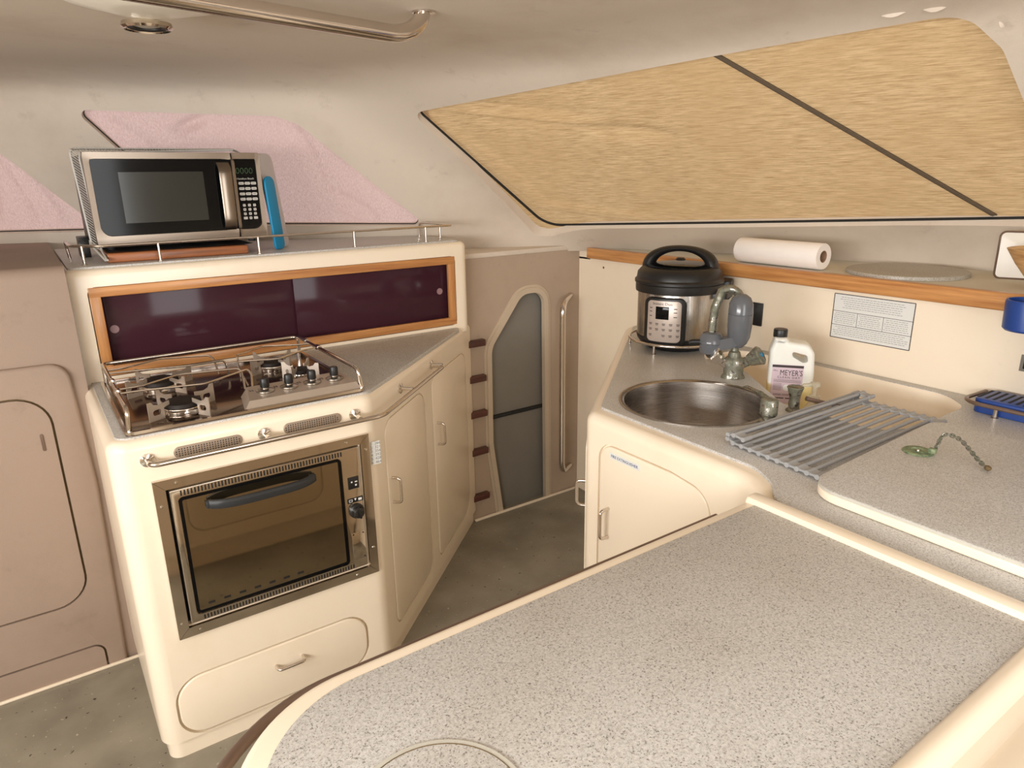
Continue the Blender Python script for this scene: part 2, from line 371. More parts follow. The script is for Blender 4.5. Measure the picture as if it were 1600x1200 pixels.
port_cut = MB().prism(rect(-1.0, 1.18, 1.3, 1.60, .08), -.25, .25, frame((-1.7, 0, 0), (0, 1, 0), (0, 0, 1)))
fill_opening_cut = MB().prism(rect(.38, -.92, 1.12, -.18, .08), 1.6, 2.1)  # unseen ceiling opening, added to let the overhead fill through
sh = cut(shell, [fill_opening_cut, MB().prism(side_poly, -.2, .2, FS), MB().prism(pink_r, -.2, .2, FW), MB().prism(pink_l, -.2, .2, FW), door_cut, port_cut], 40)
ceil = struct('ceiling', sh, 'headliner_vinyl'); ceil['label'] = 'beige vinyl headliner curving down between the covered windows'
# --- windows: gasket + pane; sun covers outside
def ring_mb(poly, d_in, d_out, z0, z1, m):
    a = offset(poly, -d_in); c = offset(poly, d_out); n = len(poly)
    mb = MB(); bb = bmesh.new(); R = []
    for P_, z in ((a, z0), (c, z0), (c, z1), (a, z1)): R.append([bb.verts.new((x, y, z)) for x, y in P_])
    for q in range(4):
        A_, B_ = R[q], R[(q+1) % 4]
        for k in range(n): j = (k+1) % n; bb.faces.new((A_[k], A_[j], B_[j], B_[k]))
    bmesh.ops.recalc_face_normals(bb, faces=bb.faces); return mb.add(bb, m)
def seg_d(p, a, b_):
    p = Vector(p); a = Vector(a); b_ = Vector(b_); ab = b_-a; t_ = max(0, min(1, (p-a).dot(ab)/ab.length_squared)); return (p-a-ab*t_), t_
def cover(poly, Fm, z0, creases, dome, name, mat, label, group=None):
    big = offset(poly, .075); xs = [p[0] for p in big]; ys = [p[1] for p in big]; x0, x1, y0, y1 = min(xs), max(xs), min(ys), max(ys)
    def fn(u, v):
        x = x0+(x1-x0)*u; y = y0+(y1-y0)*v; z = z0
        for (a, b_, w, h) in creases:
            dv, t_ = seg_d((x, y), a, b_); z += 4.2*h*math.exp(-(dv.length/w)**2)*sin(pi*min(1, max(0, t_*.94+.03)))
        return (x, y, max(z, .031))
    mb = MB().grid(fn, 150, 90, Fm); me = mb.mesh(name, 80)
    o = link(name, me, mat); return tag(o, label, 'window cover', group)
def glasswin(idx, poly, Fm, label, gw=.0012):
    g = struct('window_%d' % idx, ring_mb(poly, gw, .004, .016, .024, Fm), 'rubber_black'); g['label'] = label
    n = link('glass_pane', MB().prism(offset(poly, .01), .026, .029, Fm), 'window_glass', g)
def P2(Fm, *pts): return [uv(Fm, p) for p in pts]
glasswin(1, side_poly, FS, 'large raked side window edged with a thin black gasket', .003)
glasswin(2, pink_r, FW, 'forward window behind the microwave'); glasswin(3, pink_l, FW, 'forward window at the far left edge')
s1 = P2(FS, (1.30, 2.33, 1.66), (1.62, 1.80, 1.58)); s2 = P2(FS, (1.75, 2.42, 1.31), (2.02, 1.98, 1.265)); s3 = P2(FS, (1.36, 2.38, 1.60), (1.80, 2.36, 1.33)); s4 = P2(FS, (1.6, 1.9, 1.56), (1.75, 1.6, 1.5))
tan_cover = cover(side_poly, FS, .042, [(s1[0], s1[1], .022, -.010), (s1[0], s1[1], .045, .006), (s2[0], s2[1], .02, -.009), (s3[0], s3[1], .03, -.008), (s4[0], s4[1], .03, .006)], 0, 'window_cover', 'fabric_tan', 'tan woven fabric cover over the big raked side window, crossed by a dark diagonal strap')
u0 = V(*uv(FS, (1.562, 1.356, 1.740)), 0); u1 = V(*uv(FS, (2.36, .93, 1.300)), 0)
d_ = (u1-u0).normalized(); u0 -= d_*.04; u1 += d_*.03
link('strap', MB().tube([u0+V(0, 0, .034), u1+V(0, 0, .034)], .0062, 8, m=FS), 'strap_webbing', tan_cover)
q = P2(FW, (.88, 2.68, 1.63), (1.02, 2.78, 1.42), (1.20, 2.68, 1.27), (1.12, 2.62, 1.47), (1.30, 2.60, 1.33), (.30, 2.95, 1.64), (.46, 2.95, 1.52), (.62, 2.80, 1.66), (.50, 2.86, 1.60))
cover(pink_r, FW, .042, [(q[0], q[1], .025, -.012), (q[1], q[2], .025, -.012), (q[3], q[4], .02, -.011), (q[5], q[6], .03, -.012), (q[7], q[8], .02, .008)], 0, 'window_cover', 'fabric_pink', 'pink woven cloth over the forward window behind the microwave')
q = P2(FW, (-.05, 3.16, 1.52), (.03, 3.22, 1.29), (.02, 3.14, 1.50), (.12, 3.18, 1.29), (-.1, 3.2, 1.5), (-.08, 3.3, 1.3))
cover(pink_l, FW, .042, [(q[0], q[1], .02, -.012), (q[2], q[3], .02, -.010), (q[4], q[5], .03, .012)], 0, 'window_cover', 'fabric_pink', 'pink cloth over the window at the left edge, only its sloping corner showing')

# small torn flaps of vinyl above the side window
for a, b_, w_ in (((1.676, .930, 1.785), (1.692, .885, 1.787), .006), ((1.705, .855, 1.789), (1.72, .815, 1.787), .008), ((1.80, .742, 1.760), (1.812, .735, 1.745), .005)):
    fa = V(*uv(FS, V(*a)-V(.022, 0, -.004)), -.020); fb = V(*uv(FS, V(*b_)-V(.022, 0, -.004)), -.020)
    d2 = (fb-fa).normalized(); p2 = V(-d2.y, d2.x, 0)
    link('torn_vinyl_flap', MB().grid(lambda u, v: fa.lerp(fb, u)+p2*w_*(v-.5)*sin(pi*min(1, u*.9+.08))+V(0, 0, -.006*v*sin(pi*u)), 12, 4, FS), 'headliner_vinyl', ceil)

# --- lower walls
def extrude_x(prof, x0, x1): return MB().prism(prof, x0, x1, Matrix(((0, 0, 1, 0), (1, 0, 0, 0), (0, 1, 0, 0), (0, 0, 0, 1))))
# left forward bulkhead with its dashboard shelf
prof = [(2.25, 0), (2.30, 0), (2.30, 1.10), (3.75, 1.10)]+[(3.75, 1.235)]+[(2.285+.035*cos(a), 1.20+.035*sin(a)) for a in [radians(90+15*k) for k in range(7)]]
wl = struct('wall_forward_left', extrude_x(prof, -1.7, .083), 'bulkhead_vinyl_shaded')
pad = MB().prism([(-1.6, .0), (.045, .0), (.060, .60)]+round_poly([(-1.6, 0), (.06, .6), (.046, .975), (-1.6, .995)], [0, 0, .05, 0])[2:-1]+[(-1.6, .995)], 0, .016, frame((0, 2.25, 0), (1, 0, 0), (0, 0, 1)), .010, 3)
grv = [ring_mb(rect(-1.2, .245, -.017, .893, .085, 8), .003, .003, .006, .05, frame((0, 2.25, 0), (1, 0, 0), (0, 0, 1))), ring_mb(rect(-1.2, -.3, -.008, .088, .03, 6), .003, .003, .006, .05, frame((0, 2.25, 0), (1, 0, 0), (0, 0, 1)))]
link('locker_panel', cut(pad, grv), 'bulkhead_vinyl_shaded', wl)
link('groove_shadow_gap', MB().prism(ring_mb and rect(-1.21, .24, -.012, .898, .085, 8), .004, .0062, frame((0, 2.25, 0), (1, 0, 0), (0, 0, 1))).prism(rect(-1.21, -.0, -.004, .093, .03, 6), .004, .0062, frame((0, 2.25, 0), (1, 0, 0), (0, 0, 1))), 'caulk_dark', wl)
link('finger_slot', MB().prism(rect(-.052, .735, -.044, .785, .0038), 0, .019, frame((0, 2.25, 0), (1, 0, 0), (0, 0, 1)), .002), 'worn_strip', wl)
struct('trim_1', MB().box(-1.7, 2.226, 0, .078, 2.236, .009, bev=.003), 'gelcoat_cream')
# right forward bulkhead with the companionway
BF = frame((0, 2.371, 0), (1, 0, 0), (0, 0, 1))   # z = -y, towards the cabin
opening = round_poly([(1.575, -.02), (1.527, .34), (1.530, .765), (1.690, .975), (1.808, .975), (1.814, -.02)], [0, .15, .09, .07, .10, 0], 8)
bk = cut(MB().prism(rect(1.36, 0, 2.03, 1.15), -.014, 0, BF), [MB().prism([(x, y-.0) for x, y in opening[:-1]]+[(1.814, -.1), (1.575, -.1)], -.2, .2, BF)])
wb = struct('wall_forward_right', bk, 'bulkhead_vinyl')
def open_ring(poly, d0, d1, z0, z1, m, bev=.004):
    a = offset(poly, d0); c = offset(poly, d1); return MB().prism([p for p in c]+[p for p in reversed(a)], z0, z1, m)
link('door_frame', open_ring(opening, -.001, .022, -.014, .008, BF), 'frame_vinyl', wb, 50)
link('door_frame', open_ring(opening, .022, .034, -.01, .003, BF), 'frame_vinyl', wb, 50)
struct('door_1', MB().box(1.40, 2.400, 0, 1.95, 2.42, 1.12, bev=.002), 'grey_panel')
link('seam_bar', MB().box(1.50, 2.388, .440, 1.93, 2.402, .456, bev=.003), 'rubber_black', bpy.data.objects['door_1'])
struct('trim_2', MB().box(1.36, 2.366, 1.140, 2.10, 2.75, 1.16, bev=.004, seg=2), 'headliner_vinyl')
struct('trim_3', MB().box(1.42, 2.353, 0, 2.0, 2.365, .010, bev=.003), 'gelcoat_cream')
# starboard wall, aft and port walls
RW = struct('wall_right', MB().box(2.008, -1.6, 0, 2.06, 2.371, 1.107).box(2.008, 2.30, 1.10, 2.06, 2.371, 1.15), 'gelcoat_cream')
struct('wall_left', MB().box(-1.74, -1.6, 0, -1.70, 2.25, 1.16), 'gelcoat_white')
struct('wall_back', MB().box(-1.74, -1.64, 0, -.05, -1.60, 1.16).box(1.0, -1.64, 0, 2.06, -1.60, 1.16), 'gelcoat_white')
for k, z in enumerate((.799, .648, .494, .325, .113)):
    o = link('wall_cleat', MB().box(1.40, 2.345, z-.014, 1.492, 2.372, z+.014, bev=.004), 'dark_wood')
    tag(o, ['topmost', 'second from top', 'middle', 'second from bottom', 'lowest'][k]+' dark wooden cleat in the column left of the companionway', 'wooden cleat', 'dark cleats beside the companionway')
# shelf above the backsplash
def poly_box(name, pts, z0, z1, mat, parent=None, bev=0, **k): return link(name, MB().prism(pts, z0, z1, None, bev, 2, 'both'), mat, parent)
sh_ = poly_box('side_shelf', [(2.02, -1.5), (2.62, -1.5), (2.42, .87), (2.22, 2.33), (2.02, 2.33)], 1.118, 1.150, 'side_wall_vinyl')
tag(sh_, 'long pale side shelf under the tan covered window with a varnished wooden edge', 'shelf')
link('edge_trim', MB().box(1.985, -1.5, 1.107, 2.020, 2.300, 1.152, bev=.006, seg=3), 'teak_y', sh_)

# ================================================================ STOVE UNIT (left)
LZ = .891
outer = [(.072, 1.700), (.700, 1.700), (1.432, 2.366), (1.432, 2.44), (.072, 2.44)]
body_poly = round_poly(outer, [.045, .06, .03, 0, 0], 8)
stove = thing('galley_cabinet', 'cream moulded galley cabinet holding the oven, with a purple-glazed locker above', 'cabinet', (.7, 2.0, 0))
def loc(par, mb_or_me):   # shift mesh so that it keeps its place under a moved parent
    me = mb_or_me
    me.transform(par.matrix_basis.inverted()); return me
def part(name, mb, mat, par, angle=35):
    root = par
    while root.parent: root = root.parent
    me = mb if isinstance(mb, bpy.types.Mesh) else mb.mesh(name, angle)
    inv = (T(*root.location) @ RZ(root.rotation_euler[2])).inverted(); me.transform(inv)
    return link(name, me, mat, par)
FR = frame((0, 1.700, 0), (1, 0, 0), (0, 0, 1))            # front face: x right, y up, z toward the cabin
ad = (V(1.432, 2.366, 0)-V(.700, 1.700, 0)).normalized(); AFR = frame((.700, 1.700, 0), ad, (0, 0, 1))   # angled face
AL = (V(1.432, 2.366, 0)-V(.700, 1.700, 0)).length
body = MB().prism(body_poly, .055, LZ-.004, None, .026, 5, 'top')
drawer_poly = round_poly([(.118, .058), (.640, .058), (.640, .192), (.560, .232), (.118, .232)], .001)
drawer_poly = rect(.122, .062, .636, .232, .065, 8)
dA = rect(.075, .07, .430, .770, .05, 8); dB = rect(.475, .07, .860, .785, .05, 8)
door_a = round_poly([(.085, .105), (.420, .105), (.420, .775), (.085, .775)], [.03, .05, .06, .05], 8)
door_b = round_poly([(.500, .105), (.900, .105), (.900, .790), (.500, .790)], [.03, .09, .06, .04], 8)
cuts = [MB().prism(offset(drawer_poly, .006), -.012, .05, FR), MB().prism(offset(door_a, .005), -.008, .05, AFR), MB().prism(offset(door_b, .005), -.008, .05, AFR),
        MB().prism(rect(.176, .385, .658, .758), -.35, .05, FR)]
part('carcass', cut(body, cuts), 'gelcoat_cream', stove)
part('plinth', MB().prism(offset(body_poly, -.012), 0, .06), 'gelcoat_cream', stove)
dr = part('drawer', MB().prism(drawer_poly, -.012, .001, FR, .004, 3), 'gelcoat_cream', stove)
part('handle', bow_handle((.407, 1.700, .172), (1, 0, 0), (0, -1, 0), .074, .026), 'steel_polished', dr)
for poly, hx, hz in ((door_a, .112, .555), (door_b, .535, .578)):
    d = part('door', MB().prism(poly, -.008, .001, AFR, .003, 3), 'gelcoat_cream', stove)
    hp = AFR @ V(hx, hz, 0); part('handle', bow_handle(hp, (0, 0, 1), AFR.to_3x3() @ V(0, 0, 1), .080, .028), 'steel_polished', d)
gtop = round_poly([(.096, 1.722), (.708, 1.722), (1.378, 2.318), (.096, 2.318)], [.03, .05, .03, 0], 8)
part('countertop', MB().prism(gtop, LZ-.012, LZ, None, .002), 'granite_laminate', stove)
# vents, rail, tab
def vent(x0, x1, z0, z1, lab):
    g = part('vent_grille', MB().prism(rect(x0, z0, x1, z1, (z1-z0)*.48, 8), 0, .003, FR, .0015), 'vent_metal', stove)
    mb = MB(); nx = int((x1-x0)/.0062)
    for i in range(nx):
        for j in range(4):
            x = x0+.006+i*.0062; z = z0+.006+j*(z1-z0-.012)/3
            if x > x1-.006 or (x < x0+.012 and j in (0, 3)) or (x > x1-.012 and j in (0, 3)): continue
            mb.box(x-.0013, z-.0013, .0028, x+.0013, z+.0013, .0034, FR)
    part('perforations', mb, 'dark_gap', g); g['label'] = lab
vent(.206, .362, .826, .854, 'left of the two perforated vent plates'); vent(.464, .618, .828, .856, 'right of the two perforated vent plates')
rz = .838; an = AFR.to_3x3() @ V(0, 0, 1)
pA = AFR @ V(.50, rz-.002, .045)
c0 = V(.718, 1.655, rz)
rail = part('towel_rail', MB().tube(arc_pts([(.150, 1.698, rz), (.150, 1.655, rz), c0, pA, pA-an*.045], .03, 8), .0065, 14), 'steel_polished', stove)
def rosette(p, n, par, r=.016, post=.043):
    m = frame(p, V(*n).orthogonal(), V(*n).cross(V(*n).orthogonal()), n); part('rail_mount', MB().lathe([(0, 0), (r, 0), (r, .004), (r*.6, .007), (.006, .008), (.006, post), (0, post)], m, 20), 'chrome', par)
rosette((.150, 1.6995, rz), (0, -1, 0), rail, post=.02); rosette((.415, 1.6995, rz+.004), (0, -1, 0), rail); rosette((.655, 1.6995, rz+.004), (0, -1, 0), rail)
for s in (.22, .50): rosette(AFR @ V(s, rz+.003, -.0005), an, rail)
tb = part('temperature_sticker', MB().box(.694, .684, .0, .722, .752, .0006, FR), 'paper_label', stove)
mb = MB()
for k, n_ in enumerate(('1  266', '2  321', '3  356', '4  392', '5  428', '6  464')): mb.text(n_, .0115, frame(FR @ V(.708, .746-.0112*k, .0008), (1, 0, 0), (0, 0, 1)))
part('lettering', mb, 'ink_grey', tb)
# upper locker
UP = frame((0, 2.300, 0), (1, 0, 0), (0, 0, 1))
ub = MB().prism(round_poly([(.075, 2.30), (1.392, 2.30), (1.392, 2.60), (.96, 2.86), (.25, 2.86), (.075, 2.60)], [.03, .03, 0, 0, 0, 0], 8), LZ-.02, 1.216, None, .020, 5, 'top')
recess = rect(.128, .902, 1.334, 1.166, .022, 6)
part('locker_box', cut(ub, [MB().prism(recess, -.05, .05, UP)]), 'gelcoat_cream', stove)
fr = MB()
fi = rect(.158, .934, 1.304, 1.138); fo = rect(.130, .904, 1.332, 1.164, .018, 6)
for z_ in (1.136, .904): part('frame_rail', MB().box(.130, z_, -.012, 1.332, z_+.029, .002, UP, .003), 'teak_x', stove)
for x_ in (.1305, 1.302): part('frame_stile', MB().box(x_, .930, -.012, x_+.0295, 1.140, .0012, UP, .002), 'teak_z', stove)
for x0, x1, y_, hx in ((.14, .775, -.030, .182), (.72, 1.325, -.022, 1.274)):
    g = part('sliding_door', MB().box(x0, .915, y_-.005, x1, 1.155, y_, UP, .001), 'tinted_glass', stove)
    part('finger_pull', MB().lathe([(0, 0), (.012, 0), (.012, .0012), (0, .0012)], frame(UP @ V(hx, 1.035, y_), (1, 0, 0), (0, 0, 1)), 24), 'finger_disc', g)
gt = round_poly([(.092, 2.322), (1.372, 2.322), (1.372, 2.60), (1.0, 2.90), (.25, 3.05), (.092, 3.05)], [.02, .02, 0, 0, 0, 0], 6)
part('top_surface', MB().prism(gt, 1.208, 1.222, None, .002), 'granite_laminate', stove)
# fiddle rail on the locker
fz = 1.276
fid = part('fiddle_rail', MB().tube(arc_pts([(.118, 2.62, 1.222), (.112, 2.62, fz), (.112, 2.42, fz), (.175, 2.338, fz), (1.285, 2.338, fz), (1.352, 2.338, fz), (1.345, 2.60, fz), (1.345, 2.60, 1.222)], .025, 5), .0042, 10), 'steel_polished', stove)
for (x, y) in ((.140, 2.375), (.335, 2.338), (.628, 2.338), (.955, 2.338), (1.235, 2.338), (1.33, 2.40)):
    part('rail_post', MB().lathe([(0, 0), (.008, 0), (.008, .003), (.0042, .004), (.0042, .054), (0, .054)], T(x, y, 1.222), 14), 'steel_polished', fid)

# ================================================================ OVEN
OY = 1.692; OF = frame((0, OY, 0), (1, 0, 0), (0, 0, 1))
oven = thing('oven', 'built-in stainless steel oven with dark glass door under the hob', 'oven', (.417, OY, .36))
x0, x1, z0, z1, fwid = .149, .686, .357, .784, .026
def trap(p): return MB().prism(p, -.006, .004, OF, .001)
ofr = MB()
for p in ([(x0, z0), (x1, z0), (x1-fwid, z0+fwid), (x0+fwid, z0+fwid)], [(x1, z0), (x1, z1), (x1-fwid, z1-fwid), (x1-fwid, z0+fwid)], [(x1, z1), (x0, z1), (x0+fwid, z1-fwid), (x1-fwid, z1-fwid)], [(x0, z1), (x0, z0), (x0+fwid, z0+fwid), (x0+fwid, z1-fwid)]):
    ofr.prism(offset(p, -.0003), -.006, .004, OF)
of = part('oven_frame', ofr, 'steel_mirror', oven)
for (x, z) in ((.20, z1-.012), (.62, z1-.012), (x0+.012, .72), (x0+.012, .40), (x1-.012, .74), (x1-.012, .44), (.20, z0+.012), (.62, z0+.012)):
    part('screw', MB().lathe([(0, .0022), (.0035, .0015), (.0045, 0)], OF @ T(x, z, .004), 12), 'chrome', of)
part('oven_cavity', MB().box(x0+.02, z0+.02, -.03, x1-.02, z1-.02, -.025, OF), 'dark_gap', oven)
dp = cut(MB().prism(rect(.182, .389, .655, .752, .004, 3), -.022, 0, OF, .002), [MB().prism(rect(.197, .408, .604, .731, .012, 4), -.006, .05, OF)])
dpn = part('door_panel', dp, 'steel_mirror', oven)
part('door_glass', MB().prism(rect(.1985, .4095, .6025, .7295, .011, 4), -.010, -.002, OF), 'oven_glass', dpn)
part('glass_border', ring_mb(rect(.1985, .4095, .6025, .7295, .011, 4), .008, 0, -.0019, -.0012, OF), 'black_gloss', dpn)
sl = MB()
for k in range(52): sl.box(.205+k*.0078, .7345, -.003, .2085+k*.0078, .7475, .0008, OF)
part('vent_slots', sl, 'dark_gap', dpn); sl = MB()
for k in range(52): sl.box(.213+k*.0078, .3925, -.003, .2165+k*.0078, .4035, .0008, OF)
part('vent_slots', sl, 'dark_gap', dpn)
for k in range(7): part('glass_mark', MB().box(.228+.038*k, .428, -.002, .244+.038*k, .434, -.0016, OF), 'dark_gap', dpn)  # row of small dark rectangles low on the door glass
hm = MB(); rings = []
for k in range(17):
    t_ = k/16; x = .262+.262*t_; o_ = .026*(1-(2*t_-1)**4)+.003; zc = .700
    rings.append([OF @ V(x+dx, zc+dz, o_+dn) for dx, dz, dn in ((0, -.012, 0), (0, -.012, .010), (0, -.006, .013), (0, .004, .013), (0, .009, .009), (0, .009, 0))])
hm.loft(rings)
hm.box(.256, .687, -.003, .272, .705, .008, OF, .002).box(.514, .687, -.003, .530, .705, .008, OF, .002)
part('door_handle', hm, 'handle_black', dpn)
part('switch_block', MB().box(.617, .633, 0, .648, .668, .002, OF, .001), 'black_plastic', oven)
part('switch_marks', MB().box(.625, .652, .002, .629, .656, .0026, OF).box(.636, .652, .002, .643, .655, .0026, OF).box(.636, .641, .002, .641, .646, .0026, OF), 'paper_label', oven)
part('symbol_strip', MB().box(.611, .592, 0, .656, .606, .0014, OF, .0006), 'black_plastic', oven)
part('symbols', ring_mb(rect(.615, .5955, .625, .6025), .0012, 0, .0014, .0018, OF).prism([(.630, .604), (.637, .604), (.6335, .597)], .0014, .0018, OF).add(bmesh.new()).box(.642, .5955, .0014, .652, .6025, .0018, OF), 'paper_label', oven)
kn = part('control_knob', MB().lathe([(.0, 0), (.022, 0), (.021, .006), (.017, .010), (.015, .022), (.012, .024), (0, .024)], OF @ T(.634, .566, 0), 28).box(-.003, -.016, .02, .003, .016, .027, OF @ T(.634, .566, 0) @ RZ(.25), .001), 'black_plastic', oven)
part('rating_plate', MB().box(.615, .415, 0, .652, .500, .0012, OF, .0004), 'steel_mirror', oven)
for (x, z) in ((.619, .495), (.648, .495), (.648, .42)): part('rivet', MB().lathe([(0, .002), (.002, .0012), (.0025, 0)], OF @ T(x, z, .001), 10), 'dark_gap', oven)

# ================================================================ HOB
HZ = LZ
hob = thing('gas_hob', 'stainless steel gas hob with pan clamps and four black knobs', 'hob', (.41, 1.98, HZ))
hp = rect(.118, 1.727, .702, 2.255, .018, 5)
part('base_plate', MB().prism(hp, HZ, HZ+.005, None, .002), 'hob_steel', hob)
part('plate_rim', ring_mb(hp, .006, .003, HZ+.004, HZ+.011, Matrix.Identity(4)), 'steel_polished', hob)
cp = [(.395, 1.738), (.695, 1.738), (.695, 1.862), (.420, 1.862)]
lo_ = [(x, y, HZ+.005) for x, y in ((.385, 1.735), (.697, 1.735), (.697, 1.872), (.410, 1.872))]; hi_ = [(.402, 1.750, HZ+.026), (.688, 1.750, HZ+.026), (.682, 1.860, HZ+.032), (.425, 1.860, HZ+.032)]
cpanel = part('control_panel', MB().loft([lo_, hi_]), 'steel_matte', hob)
for k in range(4):
    x = .458+.063*k; y = 1.806; z = HZ+.029
    kb = part('knob', MB().lathe([(0, 0), (.024, 0), (.024, .003), (.016, .006), (.009, .007), (.009, .012), (0, .012)], T(x, y, z), 24), 'steel_brushed_x', cpanel)
    part('knob_cap', MB().lathe([(0, .010), (.011, .010), (.012, .014), (.0115, .030), (.010, .034), (0, .035)], T(x, y, z), 20), 'black_plastic', kb)
    part('knob_marks', MB().box(x-.036, y+.020, z, x-.032, y+.024, z+.0015).box(x-.030, y+.020, z, x-.026, y+.024, z+.0015).box(x-.036, y+.013, z-.001, x-.032, y+.017, z+.0012).box(x-.030, y+.013, z-.001, x-.026, y+.017, z+.0012), 'ink_dark', cpanel)
def burner(x, y, r, rot, lab, blade=True):
    bb = part('burner', MB().lathe([(0, HZ+.005), (r*1.02, HZ+.005), (r*1.05, HZ+.012), (r*.96, HZ+.022), (0, HZ+.022)], T(x, y, 0), 36), 'steel_polished', hob)
    star = [(x+(r*(1.10+.10*cos(6*a)))*cos(a), y+(r*(1.10+.10*cos(6*a)))*sin(a)) for a in [2*pi*k/60 for k in range(60)]]
    part('burner_ring', MB().prism(star, HZ+.008, HZ+.020, None, .003), 'steel_satin', bb)
    part('burner_cap', MB().lathe([(0, HZ+.038), (r*.7, HZ+.037), (r*.92, HZ+.033), (r*.95, HZ+.024), (r*.85, HZ+.020), (0, HZ+.020)], T(x, y, 0), 36), 'cast_iron', bb)
    bb['label'] = lab
    if not blade: return
    for k in range(4):
        m = T(x, y, HZ+.005) @ RZ(rot+k*pi/2) @ frame((0, 0, 0), (1, 0, 0), (0, 0, 1))
        r0, r1 = r*.80, r*2.05
        pl = MB().prism([(r*1.15, 0), (r1, 0), (r1, .048), (r1-.010, .048), (r1-.016, .040), (r1-.03, .036), (r0, .040), (r0, .030), (r*1.15, .026)], -.0012, .0012, m)
        slot = MB().prism(rect(r*1.30, .012, r1-.012, .026, .006, 4), -.01, .01, m)
        part('pan_support', cut(pl, [slot]), 'steel_matte', bb)
burner(.262, 1.838, .047, .5, 'front left burner'); burner(.250, 2.085, .050, .5, 'rear left burner'); burner(.560, 2.095, .038, .45, 'rear right burner'); burner(.600, 1.950, .028, .8, 'small front right burner')
gz = HZ+.064; g = .0055
gal = part('pan_rail', MB().tube(arc_pts([(.128, 1.742, HZ+.008), (.130, 1.738, gz), (.128, 2.243, gz), (.690, 2.246, gz), (.692, 1.745, gz), (.700, 1.742, HZ+.008)], .022, 5), g, 12), 'steel_polished', hob)
for x in (.130, .690): part('rail_post', MB().tube([(x, 2.235, HZ+.004), (x, 2.235, gz)], g, 10), 'steel_polished', gal)
for (x, y) in ((.130, 1.90), (.130, 2.012), (.692, 2.05), (.692, 2.162)): part('rail_collar', MB().tube([(x, y-.012, gz), (x, y+.012, gz)], .0085, 14), 'steel_polished', gal)
def clamp(pts): part('pan_clamp', MB().tube(arc_pts(pts, .012, 4), .0028, 8), 'steel_polished', hob)
clamp([(.130, 2.150, gz), (.165, 2.150, gz), (.27, 2.19, gz+.004), (.40, 2.165, gz-.002), (.408, 2.150, gz-.01), (.408, 2.100, HZ+.016)])
clamp([(.130, 2.115, gz), (.20, 2.10, gz), (.33, 2.065, gz), (.425, 2.085, gz-.004), (.430, 2.08, HZ+.016)])
clamp([(.130, 1.925, gz), (.185, 1.925, gz), (.28, 1.975, gz+.002), (.43, 1.955, gz-.002), (.437, 1.945, gz-.01), (.428, 1.895, HZ+.016)])
clamp([(.130, 1.885, gz), (.185, 1.880, gz), (.32, 1.845, gz), (.445, 1.915, gz+.002), (.452, 1.905, gz-.01), (.442, 1.872, HZ+.02)])
clamp([(.692, 2.115, gz), (.655, 2.125, gz), (.560, 2.175, gz), (.465, 2.110, gz), (.463, 2.09, gz-.012), (.440, 1.985, HZ+.016)])
clamp([(.692, 2.055, gz), (.640, 2.045, gz), (.555, 1.985, gz), (.448, 2.035, gz-.002), (.446, 2.02, gz-.012), (.445, 1.925, HZ+.016)])

# ================================================================ MICROWAVE + neighbours on the locker
mwb = tag(link('serving_board', MB().box(.200, 2.375, 1.2225, .605, 2.64, 1.250, bev=.006, seg=3), 'board_wood'), 'reddish brown wooden board lying under the microwave', 'board')
tag(link('board_mat', MB().grid(lambda u, v: (.205+.42*u, 2.385+.27*v, 1.2525+.0016*sin(u*26)*(1-v)), 40, 8), 'rubber_black'), 'thin black mat between the microwave and the wooden board', 'mat')
MWR = radians(2.0)
mw = thing('microwave_oven', 'black and stainless steel microwave standing on top of the locker', 'microwave', (.184, 2.405, 1.2545), MWR)
MI = T(.184, 2.405, 1.2545) @ RZ(MWR)
MF = MI @ frame((0, 0, 0), (1, 0, 0), (0, 0, 1))        # x right, y up, z toward cabin
w, h = .502, .282; zb = .016
part('housing', MB().box(.006, zb, -.34, w-.006, h-.004, -.018, MF, .006), 'black_plastic', mw)
for (x, y) in ((.04, -.05), (w-.04, -.05), (.04, -.30), (w-.04, -.30)): part('foot', MB().lathe([(0, 0), (.012, 0), (.013, zb+.004), (0, zb+.004)], MF @ frame((x, 0, y), (1, 0, 0), (0, 0, -1)), 16), 'rubber_black', mw)
cx = .412
def bezel(x0, x1, y0, y1, ix0, ix1, iy0, iy1, rad):
    o_ = round_poly([(x0, y0), (x1, y0), (x1, y1), (x0, y1)], .003, 3); i_ = round_poly([(ix0, iy0), (ix1, iy0), (ix1, iy1), (ix0, iy1)], rad, 8)
    N_ = 160
    def resamp(poly):
        c = V((x0+x1)/2, (y0+y1)/2, 0); out = []
        for k in range(N_):
            a = 2*pi*k/N_; d = V(cos(a)*(x1-x0), sin(a)*(y1-y0), 0); best = None
            for p_, q_ in zip(poly, poly[1:]+poly[:1]):
                e = V(q_[0]-p_[0], q_[1]-p_[1], 0); f_ = V(p_[0]-c.x, p_[1]-c.y, 0); den = d.x*e.y-d.y*e.x
                if abs(den) < 1e-12: continue
                s_ = (f_.x*e.y-f_.y*e.x)/den; u_ = (f_.x*d.y-f_.y*d.x)/den
                if s_ > 0 and -1e-6 <= u_ <= 1+1e-6 and (best is None or s_ < best): best = s_
            out.append((c.x+d.x*best, c.y+d.y*best))
        return out
    A_, B_ = resamp(o_), resamp(i_)
    return MB().loft([[(x, y, -.020) for x, y in A_], [(x, y, -.004) for x, y in A_], [(x*.97+u*.03, y*.97+v_*.03, 0) for (x, y), (u, v_) in zip(A_, B_)], [(x*.12+u*.88, y*.12+v_*.88, -.001) for (x, y), (u, v_) in zip(A_, B_)], [(x, y, -.007) for x, y in B_]], True, False, MF)
dm = part('door', bezel(0, cx-.0015, zb, h, .018, cx-.030+.04, zb+.030, h-.022, [.028, .004, .004, .004]), 'steel_satin', mw)
